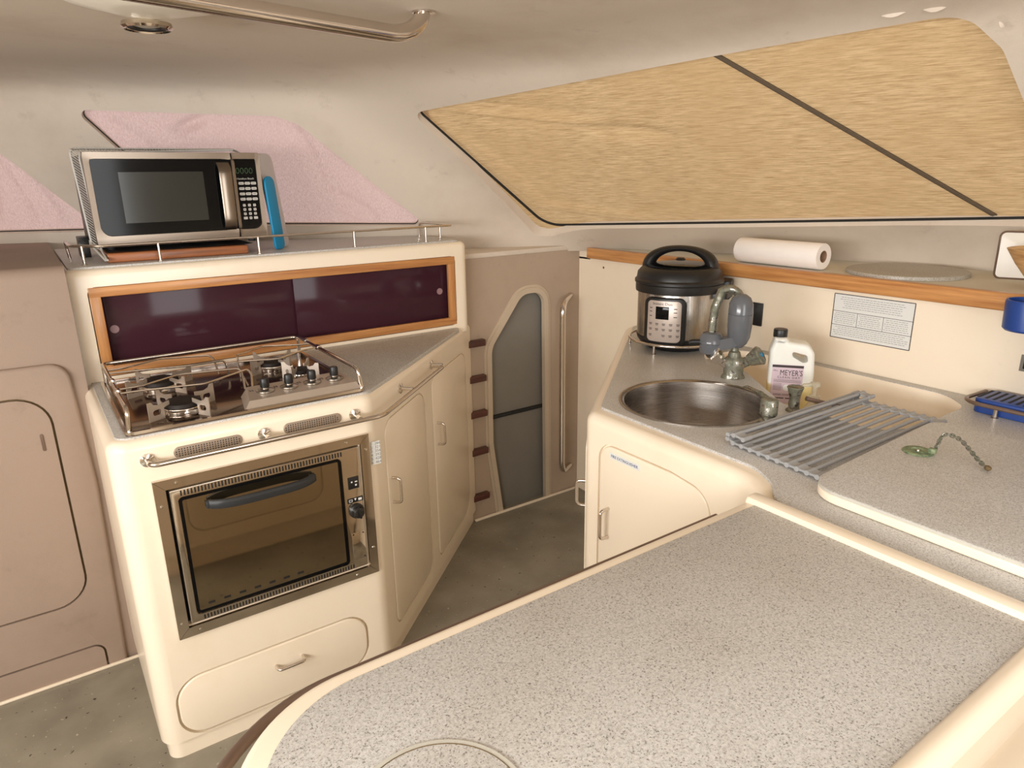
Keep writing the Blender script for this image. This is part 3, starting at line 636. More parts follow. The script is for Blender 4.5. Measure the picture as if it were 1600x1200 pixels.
part('door_glass', MB().prism(round_poly([(.016, zb+.028), (cx-.0015, zb+.028), (cx-.0015, h-.020), (.016, h-.020)], [.028, .001, .001, .004], 8), -.010, -.0035, MF), 'black_gloss', dm)
simple('window_mesh', (42, 44, 40), .12, var=.02)
part('door_window', MB().prism([(.085, .078), (.322, .078), (.322, .225), (.085, .225)], -.0036, -.0032, MF), 'window_mesh', dm)
hd = MB(); rr_ = []
for k in range(13):
    t_ = k/12; y = .044+.208*t_; o_ = .020*(1-abs(2*t_-1)**10)
    rr_.append([MF @ V(x, y, z_) for x, z_ in ((.364, o_-.004), (.364, o_+.002), (.370, o_+.005), (.396, o_+.005), (.402, o_+.002), (.402, o_-.004))])
part('door_handle', hd.loft(rr_), 'steel_satin', dm)
pn = part('control_panel', bezel(cx+.0015, w, zb, h, cx+.002, w-.016, zb+.030, h-.022, [.001, .026, .004, .001]), 'steel_satin', mw)
part('keypad_surface', MB().prism(round_poly([(cx+.0015, zb+.028), (w-.014, zb+.028), (w-.014, h-.020), (cx+.0015, h-.020)], [.001, .028, .004, .001], 8), -.010, -.0035, MF), 'black_gloss', pn)
part('clock_digits', MB().text('0000', .028, MF @ T(.449, .225, -.0033), .0002), 'display_green', pn)
part('lettering', MB().text('Hamilton Beach', .0085, MF @ T(.450, .2015, -.0033), .0002), 'key_grey', pn)
mb = MB()
for r_ in range(4):
    for c_ in range(3): mb.prism(rect(.4265+c_*.0195, .183-r_*.0165, .4435+c_*.0195, .1915-r_*.0165, .0028, 3), -.0035, -.0026, MF)
for r_ in range(4):
    for c_ in range(3):
        wd = .0065 if (r_ == 3 and c_ != 1) else .0045
        mb.prism(rect(.4365+c_*.0165-wd, .114-r_*.0135, .4365+c_*.0165+wd, .1225-r_*.0135, .0022, 3), -.0035, -.0026, MF)
kp = part('keypad', mb, 'key_grey', pn)
mb = MB()
for r_ in range(3):
    for c_ in range(3): mb.text(str(r_*3+c_+1), .007, MF @ T(.4365+c_*.0165, .1182-r_*.0135, -.0025), .0001)
mb.text('0', .007, MF @ T(.453, .0777, -.0025), .0001)
for r_ in range(4):
    for c_ in range(3): mb.box(.430+c_*.0195, .1868-r_*.0165, -.0026, .440+c_*.0195, .1878-r_*.0165, -.0023, MF)
part('key_numbers', mb, 'ink_dark', kp)
# wire rack leaning behind
wr = thing('wire_rack', 'coiled wire rack wrapped round the left and top edges of the microwave', 'wire rack', (.165, 2.47, 1.2225))
WF = frame((.186, 2.47, 1.2225), (.999, .03, 0), (-.03, .06, 1))
o_ = [(-.010, .045, 0), (-.012, .328, -.02), (.46, .328, -.02)]; o2 = [(.006, .030, .05), (.004, .312, .03), (.44, .322, .03)]
part('rail', MB().tube(arc_pts([(.004, .004, .11)]+o_+[(.50, .31, -.05)], .02), .0035, 8, m=WF).tube(arc_pts([(.008, .004, .12)]+o2, .02), .003, 8, m=WF), 'key_grey', wr)
mb = MB()
def lerp(a, b_, t_): return V(*a)*(1-t_)+V(*b_)*t_
for k in range(34): t_ = k/33; mb.tube([lerp(o_[0], o_[1], t_), lerp(o2[0], o2[1], t_)+V(0, -.008, 0)], .0014, 5, m=WF)
for k in range(58): t_ = k/57; mb.tube([lerp(o_[1], o_[2], t_), lerp(o2[1], o2[2], t_)+V(-.006, 0, 0)], .0014, 5, m=WF)
part('cross_wires', mb, 'key_grey', wr)
# boards right of the microwave
def cboard(x, y, dx, dy, hh, ln, th, mat, label, lean, taper=.0):
    m = frame((x, y, 1.2235), (dx, dy, 0), (lean, -lean*.3, 1))
    o = link('cutting_board', MB().prism(round_poly([(0, 0), (ln, 0), (ln*.98, hh), (0, hh)], [.012, .02, .03, .03], 6), -th/2, th/2, m, .002, 2, 'both'), mat); return tag(o, label, 'cutting board', 'cutting boards beside the microwave')
cboard(.722, 2.470, .46, .50, .315, .100, .008, 'white_board', 'white plastic cutting board standing upright at the right of the microwave', -.095)
cboard(.706, 2.425, .50, .36, .240, .050, .009, 'blue_board', 'bright blue cutting board between the microwave and the white board', -.06)
tag(link('book', MB().box(.150, 2.62, 1.2225, .178, 2.72, 1.285, bev=.002), 'black_plastic'), 'small black box standing behind the left rail of the locker top', 'box')

# ================================================================ RIGHT COUNTER
RZc = .870
cab = thing('sink_cabinet', 'cream moulded sink cabinet with grey speckled worktop on the right', 'cabinet', (1.5, 1.2, 0))
outR = [(1.132, .74), (1.118, 1.262), (1.150, 1.31), (1.925, 1.985), (2.006, 1.985), (2.006, -.9), (1.040, -.9), (1.028, .55), (1.036, .68), (1.075, .715)]
oR = round_poly([(1.112, .80), (1.118, 1.285), (1.93, 1.992), (2.006, 1.992), (2.006, -.9), (1.051, -.9), (1.051, .705), (1.080, .738)], [.10, .045, .03, 0, 0, 0, .04, .05], 8)
gR = round_poly([(1.158, .80), (1.166, 1.285), (1.945, 1.962), (2.006, 1.962), (2.006, -.9), (1.054, -.9), (1.054, .685), (1.120, .735)], [.10, .035, .05, 0, 0, 0, .07, .09], 8)
sink_c = (1.392, 1.165); sr = .190
basin = round_poly([(1.560, 1.02), (1.730, 1.255), (1.862, 1.470), (1.960, 1.455), (1.975, 1.19), (1.970, .80), (1.90, .722), (1.64, .722), (1.555, .765)], [.05, .3, .05, .06, .4, .10, .08, .06, .06], 8)
cbody = MB().prism(oR, .0, RZc-.006, None, .026, 5, 'top')
CF = frame((1.1155, 0, 0), (0, -1, 0), (0, 0, 1))         # x = -y, z = -x (towards cabin)
doorR = round_poly([(-1.228, .30), (-1.228, .800), (-.990, .800), (-.875, .785), (-.868, .30)][::-1], [.03, .06, .08, .045, .03], 8)
cc = [MB().prism(circ(*sink_c, sr+.004, 64), .60, 1.0), MB().prism(offset(basin, .006), .70, 1.0), MB().prism(offset(doorR, .006), -.010, .05, CF)]
part('carcass', cut(cbody, cc), 'gelcoat_cream', cab)
gtopm = cut(MB().prism(gR, RZc-.018, RZc, None, .0015), [MB().prism(circ(*sink_c, sr+.001, 64), .60, 1.0), MB().prism(basin, .60, 1.0)])
part('worktop', gtopm, 'granite_laminate', cab)
dR = part('door', MB().prism(doorR, -.010, .0, CF, .004, 3), 'gelcoat_cream', cab)
part('handle', bow_handle((1.1155, 1.190, .590), (0, 0, 1), (-1, 0, 0), .080, .028), 'steel_polished', dR)
part('door_label', MB().box(-1.192, .770, .0, -1.085, .786, .0005, CF), 'paper_label', dR)
part('lettering', MB().text('FIRE EXTINGUISHER', .0105, CF @ T(-1.139, .7775, .0008), .0002), 'ink_blue', dR)
ndg = V(-.655, .755, 0).normalized(); pdg = V(1.175, 1.335, .600)
dg_ = part('side_door', MB().prism(rect(.03, .10, .50, .78, .05), 0, .004, frame((1.132, 1.302, 0), (-ndg.y*-1, .655, 0), (0, 0, 1), ndg), .002), 'gelcoat_cream', cab)
part('handle', bow_handle(pdg+ndg*.004, (0, 0, 1), ndg, .075, .030), 'steel_polished', dg_)
cen = V(sum(p[0] for p in basin)/len(basin), sum(p[1] for p in basin)/len(basin), 0)
def shrink(f, z): return [(cen.x+(x-cen.x)*f, cen.y+(y-cen.y)*f, z) for x, y in basin]
part('icebox_basin', MB().loft([shrink(1.0, RZc-.002), shrink(.99, RZc-.010), shrink(.965, .80), shrink(.95, .765), shrink(.90, .748), shrink(.80, .742)], False, True), 'gelcoat_cream', cab)
part('basin_drain', MB().lathe([(0, .002), (.012, .002), (.016, 0)], T(1.60, .90, .744), 18), 'corroded_chrome', cab)
part('dirty_seam', MB().tube([(1.0530+.0006*sin(k*1.7), .64-.012*k, RZc-.0005) for k in range(120)], [.0012+.0009*abs(sin(k*.9)*sin(k*.23)) for k in range(120)], 6), 'caulk_dark', cab)
# sink bowl
sk = thing('sink', 'round stainless steel sink bowl set in the speckled worktop', 'sink', (sink_c[0], sink_c[1], RZc))
pr_ = [(sr+.010, RZc), (sr+.010, RZc+.003), (sr+.002, RZc+.0035), (sr-.004, RZc), (sr-.006, RZc-.02), (sr-.010, RZc-.12), (sr-.025, RZc-.150), (sr-.06, RZc-.162), (.03, RZc-.168), (0, RZc-.168)]
part('bowl', MB().lathe(pr_, T(sink_c[0], sink_c[1], 0), 72), 'steel_bowl', sk)
part('drain', MB().lathe([(0, -.166), (.022, -.166), (.030, -.164), (.034, -.1665)], T(sink_c[0], sink_c[1], RZc), 28), 'chrome', sk)
# notice, socket, little switch on the backsplash
WFc = frame((2.008, 0, 0), (0, -1, 0), (0, 0, 1))
nt = thing('wall_notice', 'white printed notice with thin black border on the backsplash', 'sign', (2.007, 1.048, .96))
part('sheet', MB().box(-1.168, .960, 0, -.929, 1.094, .001, WFc), 'paper_label', nt)
mb = MB()
def fr_(x0, y0, x1, y1, wd=.0009):
    mb.box(x0, y0-wd, .001, x1, y0+wd, .0014, WFc).box(x0, y1-wd, .001, x1, y1+wd, .0014, WFc).box(x0-wd, y0, .001, x0+wd, y1, .0014, WFc).box(x1-wd, y0, .001, x1+wd, y1, .0014, WFc)
fr_(-1.168, .960, -.929, 1.094, .0011); fr_(-1.168, 1.000, -.929, 1.042, .0006); fr_(-1.090, 1.000, -1.012, 1.042, .0005)
part('border', mb, 'ink_dark', nt)
mb = MB(); rnd = random.Random(3)
def lines(x0, x1, ytop, n, st, ctr=True):
    for k in range(n):
        sh2 = rnd.uniform(0, .18)*(x1-x0)*.5; x = x0+sh2; xe = x1-(sh2 if ctr else rnd.uniform(0, .02))
        while x < xe-.003:
            wl_ = min(rnd.uniform(.003, .011), xe-x); mb.box(x, ytop-k*st-.0006, .001, x+wl_, ytop-k*st+.0006, .0013, WFc); x += wl_+.0022
lines(-1.150, -.950, 1.085, 6, .0062); 
for a in (-1.164, -1.087, -1.009): lines(a, a+.072, 1.036, 6, .0058)
lines(-1.163, -.934, .994, 5, .0058)
part('printed_lines', mb, 'ink_grey', nt)
so = tag(link('wall_socket', MB().box(-1.482, .950, 0, -1.415, 1.028, .007, WFc, .002).box(-1.474, .958, .006, -1.423, 1.020, .008, WFc, .001), 'black_plastic'), 'black square socket plate on the cream backsplash behind the water filter', 'socket')
sw = thing('wall_switch', 'small dark switch plate at the right edge of the backsplash', 'switch', (2.007, .64, .98))
part('plate', MB().box(-.658, .961, 0, -.600, 1.003, .004, WFc, .001), 'grey_panel', sw)
part('switch_face', MB().box(-.650, .968, .004, -.606, .996, .006, WFc, .001), 'black_plastic', sw)
tag(link('screw_cap', MB().lathe([(0, .002), (.004, .0015), (.005, 0)], WFc @ T(-2.213, 1.073, 0), 12), 'caulk_dark'), 'tiny dark screw near the left end of the wooden shelf edge', 'screw')
# hatch lid
lid = thing('hatch_lid', 'loose speckled laminate lid with cream underside resting on the worktop', 'lid', (1.4, .3, RZc))
lp = round_poly([(1.122, -.60), (1.122, .668), (1.665, .690), (1.700, -.60)], [.02, .065, .04, .02], 8)
part('core', MB().prism(lp, RZc+.001, RZc+.019, None, .004, 3, 'both'), 'gelcoat_cream', lid)
part('laminate_top', MB().prism(offset(lp, -.001), RZc+.0185, RZc+.025, None, .0012), 'granite_laminate', lid)
part('edge_strip', ring_mb(offset(lp, -.001), .0008, .0006, RZc+.0190, RZc+.0242, Matrix.Identity(4)), 'pale_laminate_edge', lid)
# plug with chain on the lid
LZt = RZc+.025
pg = thing('drain_plug', 'green corroded sink plug with a bent chain lying on the lid', 'plug', (1.435, .617, LZt))
part('lug', MB().box(1.436, .585, LZt+.003, 1.448, .600, LZt+.014, bev=.003), 'verdigris', pg)
part('disc', MB().lathe([(0, .002), (.010, .002), (.013, .005), (.017, .0035), (.026, .0035), (.029, .001), (.029, 0), (0, 0)], T(1.435, .617, LZt+.0003), 32), 'verdigris', pg)
part('lug', MB().lathe([(0, .004), (.003, .003), (.004, 0)], T(1.435, .617, LZt+.002), 12), 'steel_mirror', pg)
mb = MB(); cpath = arc_pts([(1.445, .590, LZt+.006), (1.468, .592, LZt+.030), (1.482, .590, LZt+.038), (1.478, .560, LZt+.036), (1.452, .510, LZt+.010), (1.440, .490, LZt+.005)], .02, 8)
cum = [0]
for a, b_ in zip(cpath, cpath[1:]): cum.append(cum[-1]+(b_-a).length)
def at(s_):
    for i in range(len(cum)-1):
        if cum[i+1] >= s_: return cpath[i].lerp(cpath[i+1], (s_-cum[i])/max(1e-9, cum[i+1]-cum[i])), (cpath[i+1]-cpath[i]).normalized()
    return cpath[-1], (cpath[-1]-cpath[-2]).normalized()
s_ = .004; k = 0
while s_ < cum[-1]-.002:
    p, d = at(s_); u = d.orthogonal().normalized(); u = (Matrix.Rotation(pi/2*(k % 2)+.4, 3, d) @ u)
    mb.tube([p+d*.0056*cos(a)+u*.0036*sin(a) for a in [2*pi*j/10 for j in range(10)]], .0014, 5, closed=True); s_ += .0070; k += 1
part('chain', mb, 'corroded_chrome', pg)
part('chain_end', MB().lathe([(0, -.006), (.005, -.003), (.006, 0), (.005, .003), (0, .006)], T(1.440, .490, LZt+.0065), 14), 'caulk_dark', pg)
# roll-up drying rack
rk = thing('drying_rack', 'grey roll-up drying rack unrolled over the worktop and basin', 'drying rack', (1.47, .81, RZc))
zr = RZc+.0075
ys = [.684+.0238*k for k in range(10)]
bars = []
for k, y in enumerate(ys):
    xo = .012*(k/10); bars.append(((1.200+.002*k, y+.004, zr), (1.716+xo*.2, y+.008, zr)))
for k, (y, dz) in enumerate(((.914, .008), (.914, .017), (.899, .020), (.874, .017))): bars.append(((1.214, y, zr+dz), (1.722, y-.004, zr+dz)))
for a, b_ in bars: 
    o = part('bar', MB().tube([a, b_], .0043, 10), 'gray_silicone', rk)
def strip(side):
    pts = [V(*(q_[side])) for q_ in bars]; mb2 = MB(); sgn = 1 if side == 0 else -1
    for a, b_ in zip(pts, pts[1:]):
        mid = (a+b_)/2; d = (b_-a).normalized(); n_ = V(1, 0, 0).cross(d).normalized()
        prof_ = [(-.5, .0050), (-.25, .0028), (0, .0022), (.25, .0028), (.5, .0050)]; R_ = []
        for f_, hh in prof_:
            c_ = mid+d*f_*(b_-a).length
            R_.append([c_+V(sgn*-.004, 0, 0)+n_*hh, c_+V(sgn*.022, 0, 0)+n_*hh, c_+V(sgn*.022, 0, 0)-n_*hh, c_+V(sgn*-.004, 0, 0)-n_*hh])
        mb2.loft(R_)
    for p in pts: mb2.tube([p+V(-sgn*.006, 0, 0), p+V(sgn*.022, 0, 0)], .0056, 12)
    return mb2
for s in (0, 1): part('end_strip', strip(s), 'gray_silicone', rk)
# faucet cluster
tp = thing('mixer_tap', 'corroded chrome mixer tap with two handles behind the sink', 'tap', (1.655, 1.250, RZc))
tb_ = V(1.655, 1.250, RZc)
tside = V(sin(YAW), -cos(YAW), 0)       # the two handles spread across, seen side on from the galley
rings = [[(tb_+tside*(a_*cos(t_))+V(cos(YAW), sin(YAW), 0)*(b2*sin(t_))+V(0, 0, z_)) for t_ in [2*pi*k/28 for k in range(28)]] for a_, b2, z_ in ((.035, .026, 0), (.034, .027, .004), (.028, .023, .014), (.030, .024, .030), (.040, .024, .048), (.030, .020, .060), (.012, .012, .068))]
part('body', MB().loft(rings), 'corroded_chrome', tp)
for sg, mt, nm in ((-1, 'chrome', 'hot'), (1, 'chrome', 'cold')):
    d = (tside*.66-fh*.42+V(0, 0, 1)*.50 if sg > 0 else -tside*.74-fh*.12+V(0, 0, 1)*.62).normalized(); m = frame(tb_+tside*sg*.024+V(0, 0, .042), d.orthogonal(), d.cross(d.orthogonal()), d)
    hdl = part('tap_handle', MB().lathe([(0, 0), (.014, 0), (.015, .016), (.013, .020)]+[(.017, .022), (.029, .058), (.027, .062), (0, .064)], m, 8), 'corroded_chrome' if sg > 0 else mt, tp, 20)
    part('handle_badge', MB().lathe([(0, .0665), (.006, .0660), (.0065, .063)], m, 16), 'blue_board' if sg > 0 else 'chrome', hdl)
part('swivel_collar', MB().lathe([(0, 0), (.017, 0), (.019, .010), (.016, .022), (.011, .026), (0, .026)], T(tb_.x, tb_.y, RZc+.056), 24), 'corroded_chrome', tp)
sp_top = RZc+.265
pt = [(tb_.x, tb_.y, RZc+.075), (tb_.x+.004, tb_.y+.004, RZc+.17), (tb_.x+.006, tb_.y+.006, RZc+.225)]
c_ = tb_+V(.006, .006, 0); lf = -tside
arcp = [c_+lf*(.030-.038*cos(a))+V(0, 0, .222+.040*sin(a)) for a in [pi*k/12 for k in range(9)]]+[c_+lf*.066+V(0, 0, .205), c_+lf*.069+V(0, 0, .170), c_+lf*.070+V(0, 0, .130)]
part('spout', MB().tube([V(*p) for p in pt]+arcp, [.011]*3+[.0125]*len(arcp), 16), 'corroded_chrome', tp)
# filter on the spout
fl = thing('water_filter', 'grey plastic tap-mounted water filter hanging on the spout', 'water filter', (tb_.x, tb_.y, RZc+.09))
fc = tb_-lf*.004+V(-.02, -.02, 0)
part('cartridge', MB().lathe([(0, .098), (.012, .099), (.024, .112), (.031, .130), (.034, .160), (.0345, .195), (.0345, .1955), (.0335, .1965), (.0345, .1975), (.033, .225), (.025, .243), (.012, .252), (0, .254)], T(fc.x, fc.y, RZc), 32), 'gray_plastic', fl)
q0 = c_+lf*.070
part('adapter', MB().lathe([(0, .076), (.029, .076), (.033, .082), (.033, .104), (.037, .106), (.037, .114), (.031, .124), (.026, .134), (.014, .138), (0, .139)], T(q0.x, q0.y, RZc), 28), 'gray_plastic', fl)
part('lever', MB().tube([q0+lf*.02+V(0, 0, .108), q0+lf*.050+V(-.01, 0, .110), q0+lf*.058+V(-.01, 0, .108)], [.009, .008, .006], 12), 'black_plastic', fl)
part('arm', MB().loft([[q0+lf*.0+V(0, 0, .082)+v_ for v_ in (V(-.012, -.012, 0), V(.012, .012, 0), V(.012, .012, .030), V(-.012, -.012, .030))], [fc+V(0, 0, .100)+lf*.02+v_ for v_ in (V(-.014, -.014, 0), V(.014, .014, 0), V(.014, .014, .032), V(-.014, -.014, .032))], [fc+V(0, 0, .110)+v_ for v_ in (V(-.014, -.014, 0), V(.014, .014, 0), V(.014, .014, .050), V(-.014, -.014, .050))]]), 'gray_plastic', fl)
# stubs
fp = thing('pump_spout', 'stubby corroded freshwater spout beside the sink, arm reaching over the bowl', 'tap', (1.405, .950, RZc))
part('body', MB().lathe([(0, 0), (.022, 0), (.023, .006), (.017, .010), (.017, .018), (.0205, .022), (.0205, .056), (.018, .060), (0, .061)], T(1.405, .950, RZc), 26), 'corroded_chrome', fp)
part('arm', MB().tube([(1.410, .955, RZc+.052), (1.435, .995, RZc+.056), (1.452, 1.050, RZc+.058), (1.458, 1.065, RZc+.052)], [.009, .006, .0035, .003], 12), 'corroded_chrome', fp)
fs = thing('soap_pump', 'flared corroded metal pump standing between sink and basin', 'tap', (1.530, .965, RZc))
part('body', MB().lathe([(0, 0), (.019, 0), (.019, .003), (.013, .007), (.014, .022), (.012, .030), (.0125, .034), (.018, .056), (.0205, .062), (.019, .064), (.014, .060), (0, .059)], T(1.530, .965, RZc), 26), 'corroded_chrome', fs)
tag(link('tap_nozzle', MB().tube([(1.560, .952, RZc+.030), (1.600, .925, RZc+.016), (1.640, .900, RZc+.007), (1.660, .888, RZc+.004)], [.006, .0065, .003, .0018], 12), 'worn_strip'), 'thin pointed nozzle leaning beside the flared pump at the basin edge', 'nozzle')
# pot ring fiddle
pc = V(1.830, 1.632, RZc)
fd = thing('fiddle_ring', 'round steel fiddle rail on short posts around the pressure cooker', 'rail', tuple(pc))
part('ring', MB().tube([(pc.x+.163*cos(a), pc.y+.163*sin(a), RZc+.032) for a in [2*pi*k/64 for k in range(64)]], .0048, 12, closed=True), 'steel_polished', fd)
for a in (196, 262, 330, 50, 125): part('post', MB().lathe([(0, 0), (.007, 0), (.007, .002), (.0045, .003), (.0045, .032), (0, .032)], T(pc.x+.163*cos(radians(a)), pc.y+.163*sin(radians(a)), RZc), 12), 'steel_polished', fd)
# pressure cooker
ip = thing('pressure_cooker', 'black and stainless steel electric pressure cooker with arched lid handle', 'pressure cooker', (pc.x, pc.y, RZc), radians(0))
PM = T(pc.x, pc.y, RZc)
part('base', MB().lathe([(0, 0), (.10, 0), (.105, .006), (.122, .014), (.136, .034), (.1385, .044), (.1385, .048), (0, .048)], PM, 64), 'black_plastic', ip)
for a in (225, 290, 20, 110): part('foot', MB().lathe([(0, 0), (.012, 0), (.012, .012), (0, .012)], PM @ T(.085*cos(radians(a)), .085*sin(radians(a)), 0), 12), 'rubber_black', ip)
part('steel_body', MB().lathe([(.1370, .046), (.1375, .048), (.1375, .196), (.136, .200)], PM, 96), 'steel_brushed_z', ip)
part('lid', MB().lathe([(.1385, .196), (.1455, .198), (.1465, .206), (.1465, .224), (.150, .228), (.150, .236), (.144, .242), (.141, .262), (.128, .276), (.098, .286), (.05, .290), (0, .291)], PM, 96), 'black_plastic', ip)
part('lid_plate', MB().lathe([(.118, .2805), (.118, .2825), (.09, .2880), (.05, .2915), (0, .2925)], PM, 64), 'black_gloss', ip)
hdir = V(.50, -.87, 0).normalized(); hn = V(.87, .50, 0).normalized(); rr_ = []
for k in range(25):
    a = pi*k/24; c_ = pc+hdir*(-cos(a)*.108)+V(0, 0, .266+.072*sin(a)**.75); wd = .020+.014*(abs(cos(a))**3); th = .010+.012*abs(cos(a))**2
    rad = (hdir*(-cos(a))+V(0, 0, sin(a))).normalized()
    rr_.append([c_+hn*(wd*cos(t_))+rad*(th*sin(t_)) for t_ in [2*pi*j/14 for j in range(14)]])
part('lid_handle', MB().loft(rr_), 'black_plastic', ip)
part('steam_valve', MB().lathe([(0, .288), (.018, .288), (.018, .300), (.012, .306), (0, .307)], PM @ T(.085, .075, -.012), 20), 'black_plastic', ip)
sd = V(.46, -.89, 0).normalized(); sm = frame(pc+sd*.128+V(0, 0, .190), sd.cross(V(0, 0, 1)), V(0, 0, 1)); sm2 = frame(pc+sd*.136, (-sd.y, sd.x, 0), sd, (0, 0, 1))
part('side_handle', MB().prism(rect(-.050, -.02, .050, .036, .014), .182, .204, sm2, .004, 3), 'black_plastic', ip)
part('condensation_cup', MB().box(.10, .04, .165, .165, .10, .232, T(pc.x, pc.y, RZc) @ RZ(radians(-62)), .008, 3), 'black_plastic', ip)
pd = V(-.91, -.42, 0).normalized()
pf = frame(pc+pd*.1375, (-pd.y, pd.x, 0), (0, 0, 1), pd)
if pf.determinant() < 0: pf = frame(pc+pd*.1375, (pd.y, -pd.x, 0), (0, 0, 1), pd)
def bend(mb, m, R=.1375):      # wrap a flat panel (x across, y up, z out) round the pot
    for v in mb.bm.verts:
        a = v.co.x/R; r_ = R+v.co.z; v.co = V(r_*sin(a), v.co.y, r_*cos(a)-R)
    mb.bm.transform(m); return mb
def dense(poly, n=6):
    out = []
    for p, q_ in zip(poly, poly[1:]+poly[:1]):
        k = max(1, int(math.hypot(q_[0]-p[0], q_[1]-p[1])/.006)); out += [(p[0]+(q_[0]-p[0])*i/k, p[1]+(q_[1]-p[1])*i/k) for i in range(k)]
    return out
def panel(x0, y0, x1, y1, r, z0, z1, bev):
    b2 = MB(); 
    N_ = 14; poly = round_poly([(x0, y0), (x1, y0), (x1, y1), (x0, y1)], r, 8); b2.prism(dense(poly), z0, z1, None, bev, 2)
    bmesh.ops.bisect_plane  # strips so that the curve follows
    for k in range(1, N_):
        xx = x0+(x1-x0)*k/N_; bmesh.ops.bisect_plane(b2.bm, geom=b2.bm.verts[:]+b2.bm.edges[:]+b2.bm.faces[:], plane_co=(xx, 0, 0), plane_no=(1, 0, 0))
    return b2
cpn = part('control_panel', bend(panel(-.068, .034, .068, .190, .022, -.002, .016, .005), pf), 'black_plastic', ip)
part('panel_face', bend(panel(-.052, .044, .052, .181, .014, .0155, .0170, .0005), pf), 'panel_silver', cpn)
part('display', bend(panel(-.024, .120, .016, .162, .001, .0168, .0178, .0002), pf), 'black_gloss', cpn)
mb = MB()
mb.text('Instant Duo', .0125, T(-.004, .171, .0174), .0001)
for r_, y_ in enumerate((.104, .086, .066)):
    for c2 in range(5):
        if r_ == 2 and c2 in (1,): continue
        mb.box(-.045+c2*.021, y_, .0172, -.035+c2*.021, y_+.0022, .0176).box(-.044+c2*.021, y_-.004, .0172, -.036+c2*.021, y_-.002, .0176)
mb.box(-.046, .0955, .0172, .046, .0960, .0175).box(-.046, .0765, .0172, .046, .0770, .0175)
for y_ in (.155, .143, .128): mb.box(-.044, y_, .0172, -.036, y_+.0025, .0176).box(.030, y_, .0172, .040, y_+.0025, .0176)
part('panel_lettering', bend(mb, pf), 'ink_dark', cpn)
# soap jug
jb = V(1.776, 1.146, .7435)
jug = thing('soap_jug', 'translucent refill jug of hand soap with black cap and lilac label', 'jug', tuple(jb), 0)
jf = V(-.78, -.62, 0).normalized(); jx = V(-jf.y, jf.x, 0)
if jx.dot(tside) < 0: jx = -jx
jx = (jx*1.0+jf*.0).normalized()
JM = frame(jb, jx, -jf, (0, 0, 1))     # x right, y back, z up
jo = round_poly([(-.058, 0), (.062, 0), (.064, .150), (.060, .214), (.040, .236), (-.010, .242), (-.018, .252), (-.050, .252), (-.052, .238), (-.060, .215)], [.015, .015, .02, .03, .02, .008, .004, .004, .008, .03], 6)
jside = MB().prism(jo, -.036, .036, frame(jb, jx, (0, 0, 1)), .012, 4, 'both')
jhole = MB().prism(round_poly([(-.002, .216), (.040, .206), (.044, .186), (.030, .184), (.002, .200)], [.008, .008, .008, .01, .006], 5), -.08, .08, frame(jb, jx, (0, 0, 1)))
part('jug_body', cut(jside, [jhole]), 'milky_plastic', jug)
part('cap', MB().lathe([(.0, .250), (.019, .250), (.0195, .252), (.0195, .270), (.018, .273), (0, .273)], JM @ T(-.034, 0, 0), 28), 'black_plastic', jug)
LF = frame(jb+jf*.0365, jx, (0, 0, 1))
lb = part('label', MB().box(-.050, .060, 0, .034, .176, .0006, LF), 'label_lilac', jug)
mb = MB().box(-.050, .168, .0006, .034, .175, .0009, LF).text("MEYER'S", .0185, LF @ T(.002, .152, .0008) @ Matrix.Diagonal((.92, 1.25, 1, 1)), .0003).text('Mrs.', .007, LF @ T(-.040, .158, .0008), .0001).text('CLEAN DAY', .0095, LF @ T(-.004, .1385, .0008), .0001, spacing=1.25)
mb.text('HAND SOAP REFILL', .0078, LF @ T(-.008, .0865, .0008), .0001).box(-.040, .0745, .0006, -.012, .0775, .0008, LF).box(-.008, .0745, .0006, .022, .0775, .0008, LF)
for k in range(3): mb.box(-.044, .1305-.0032*k, .0006, .030, .1313-.0032*k, .0008, LF)
for k in range(6): mb.box(-.044, .119-.0038*k, .0006, -.021, .1198-.0038*k, .0008, LF).box(.006, .119-.0038*k, .0006, .029, .1198-.0038*k, .0008, LF)
part('lettering', mb, 'ink_dark', lb)
part('label_badge', MB().lathe([(0, .0012), (.0095, .0012), (.0095, 0)], LF @ T(-.0075, .108, .0003), 24), 'paper_label', lb)
# pump bottle
pbp = V(1.700, 1.015, .7435)
pb = thing('pump_bottle', 'small clear plastic soap pump bottle right of the jug', 'bottle', tuple(pbp))
part('bottle_body', MB().lathe([(0, 0), (.024, 0), (.026, .004), (.027, .06), (.024, .085), (.013, .100), (.012, .104), (0, .104)], T(*pbp), 28), 'clear_plastic', pb)
part('pump_head', MB().lathe([(0, .104), (.015, .104), (.015, .120), (.006, .122), (.0055, .146), (.013, .148), (.013, .158), (0, .160)], T(*pbp), 20).tube([pbp+V(0, 0, .153), pbp-tside*.03+V(0, 0, .151), pbp-tside*.038+V(0, 0, .147)], [.006, .005, .004], 10), 'clear_plastic', pb)

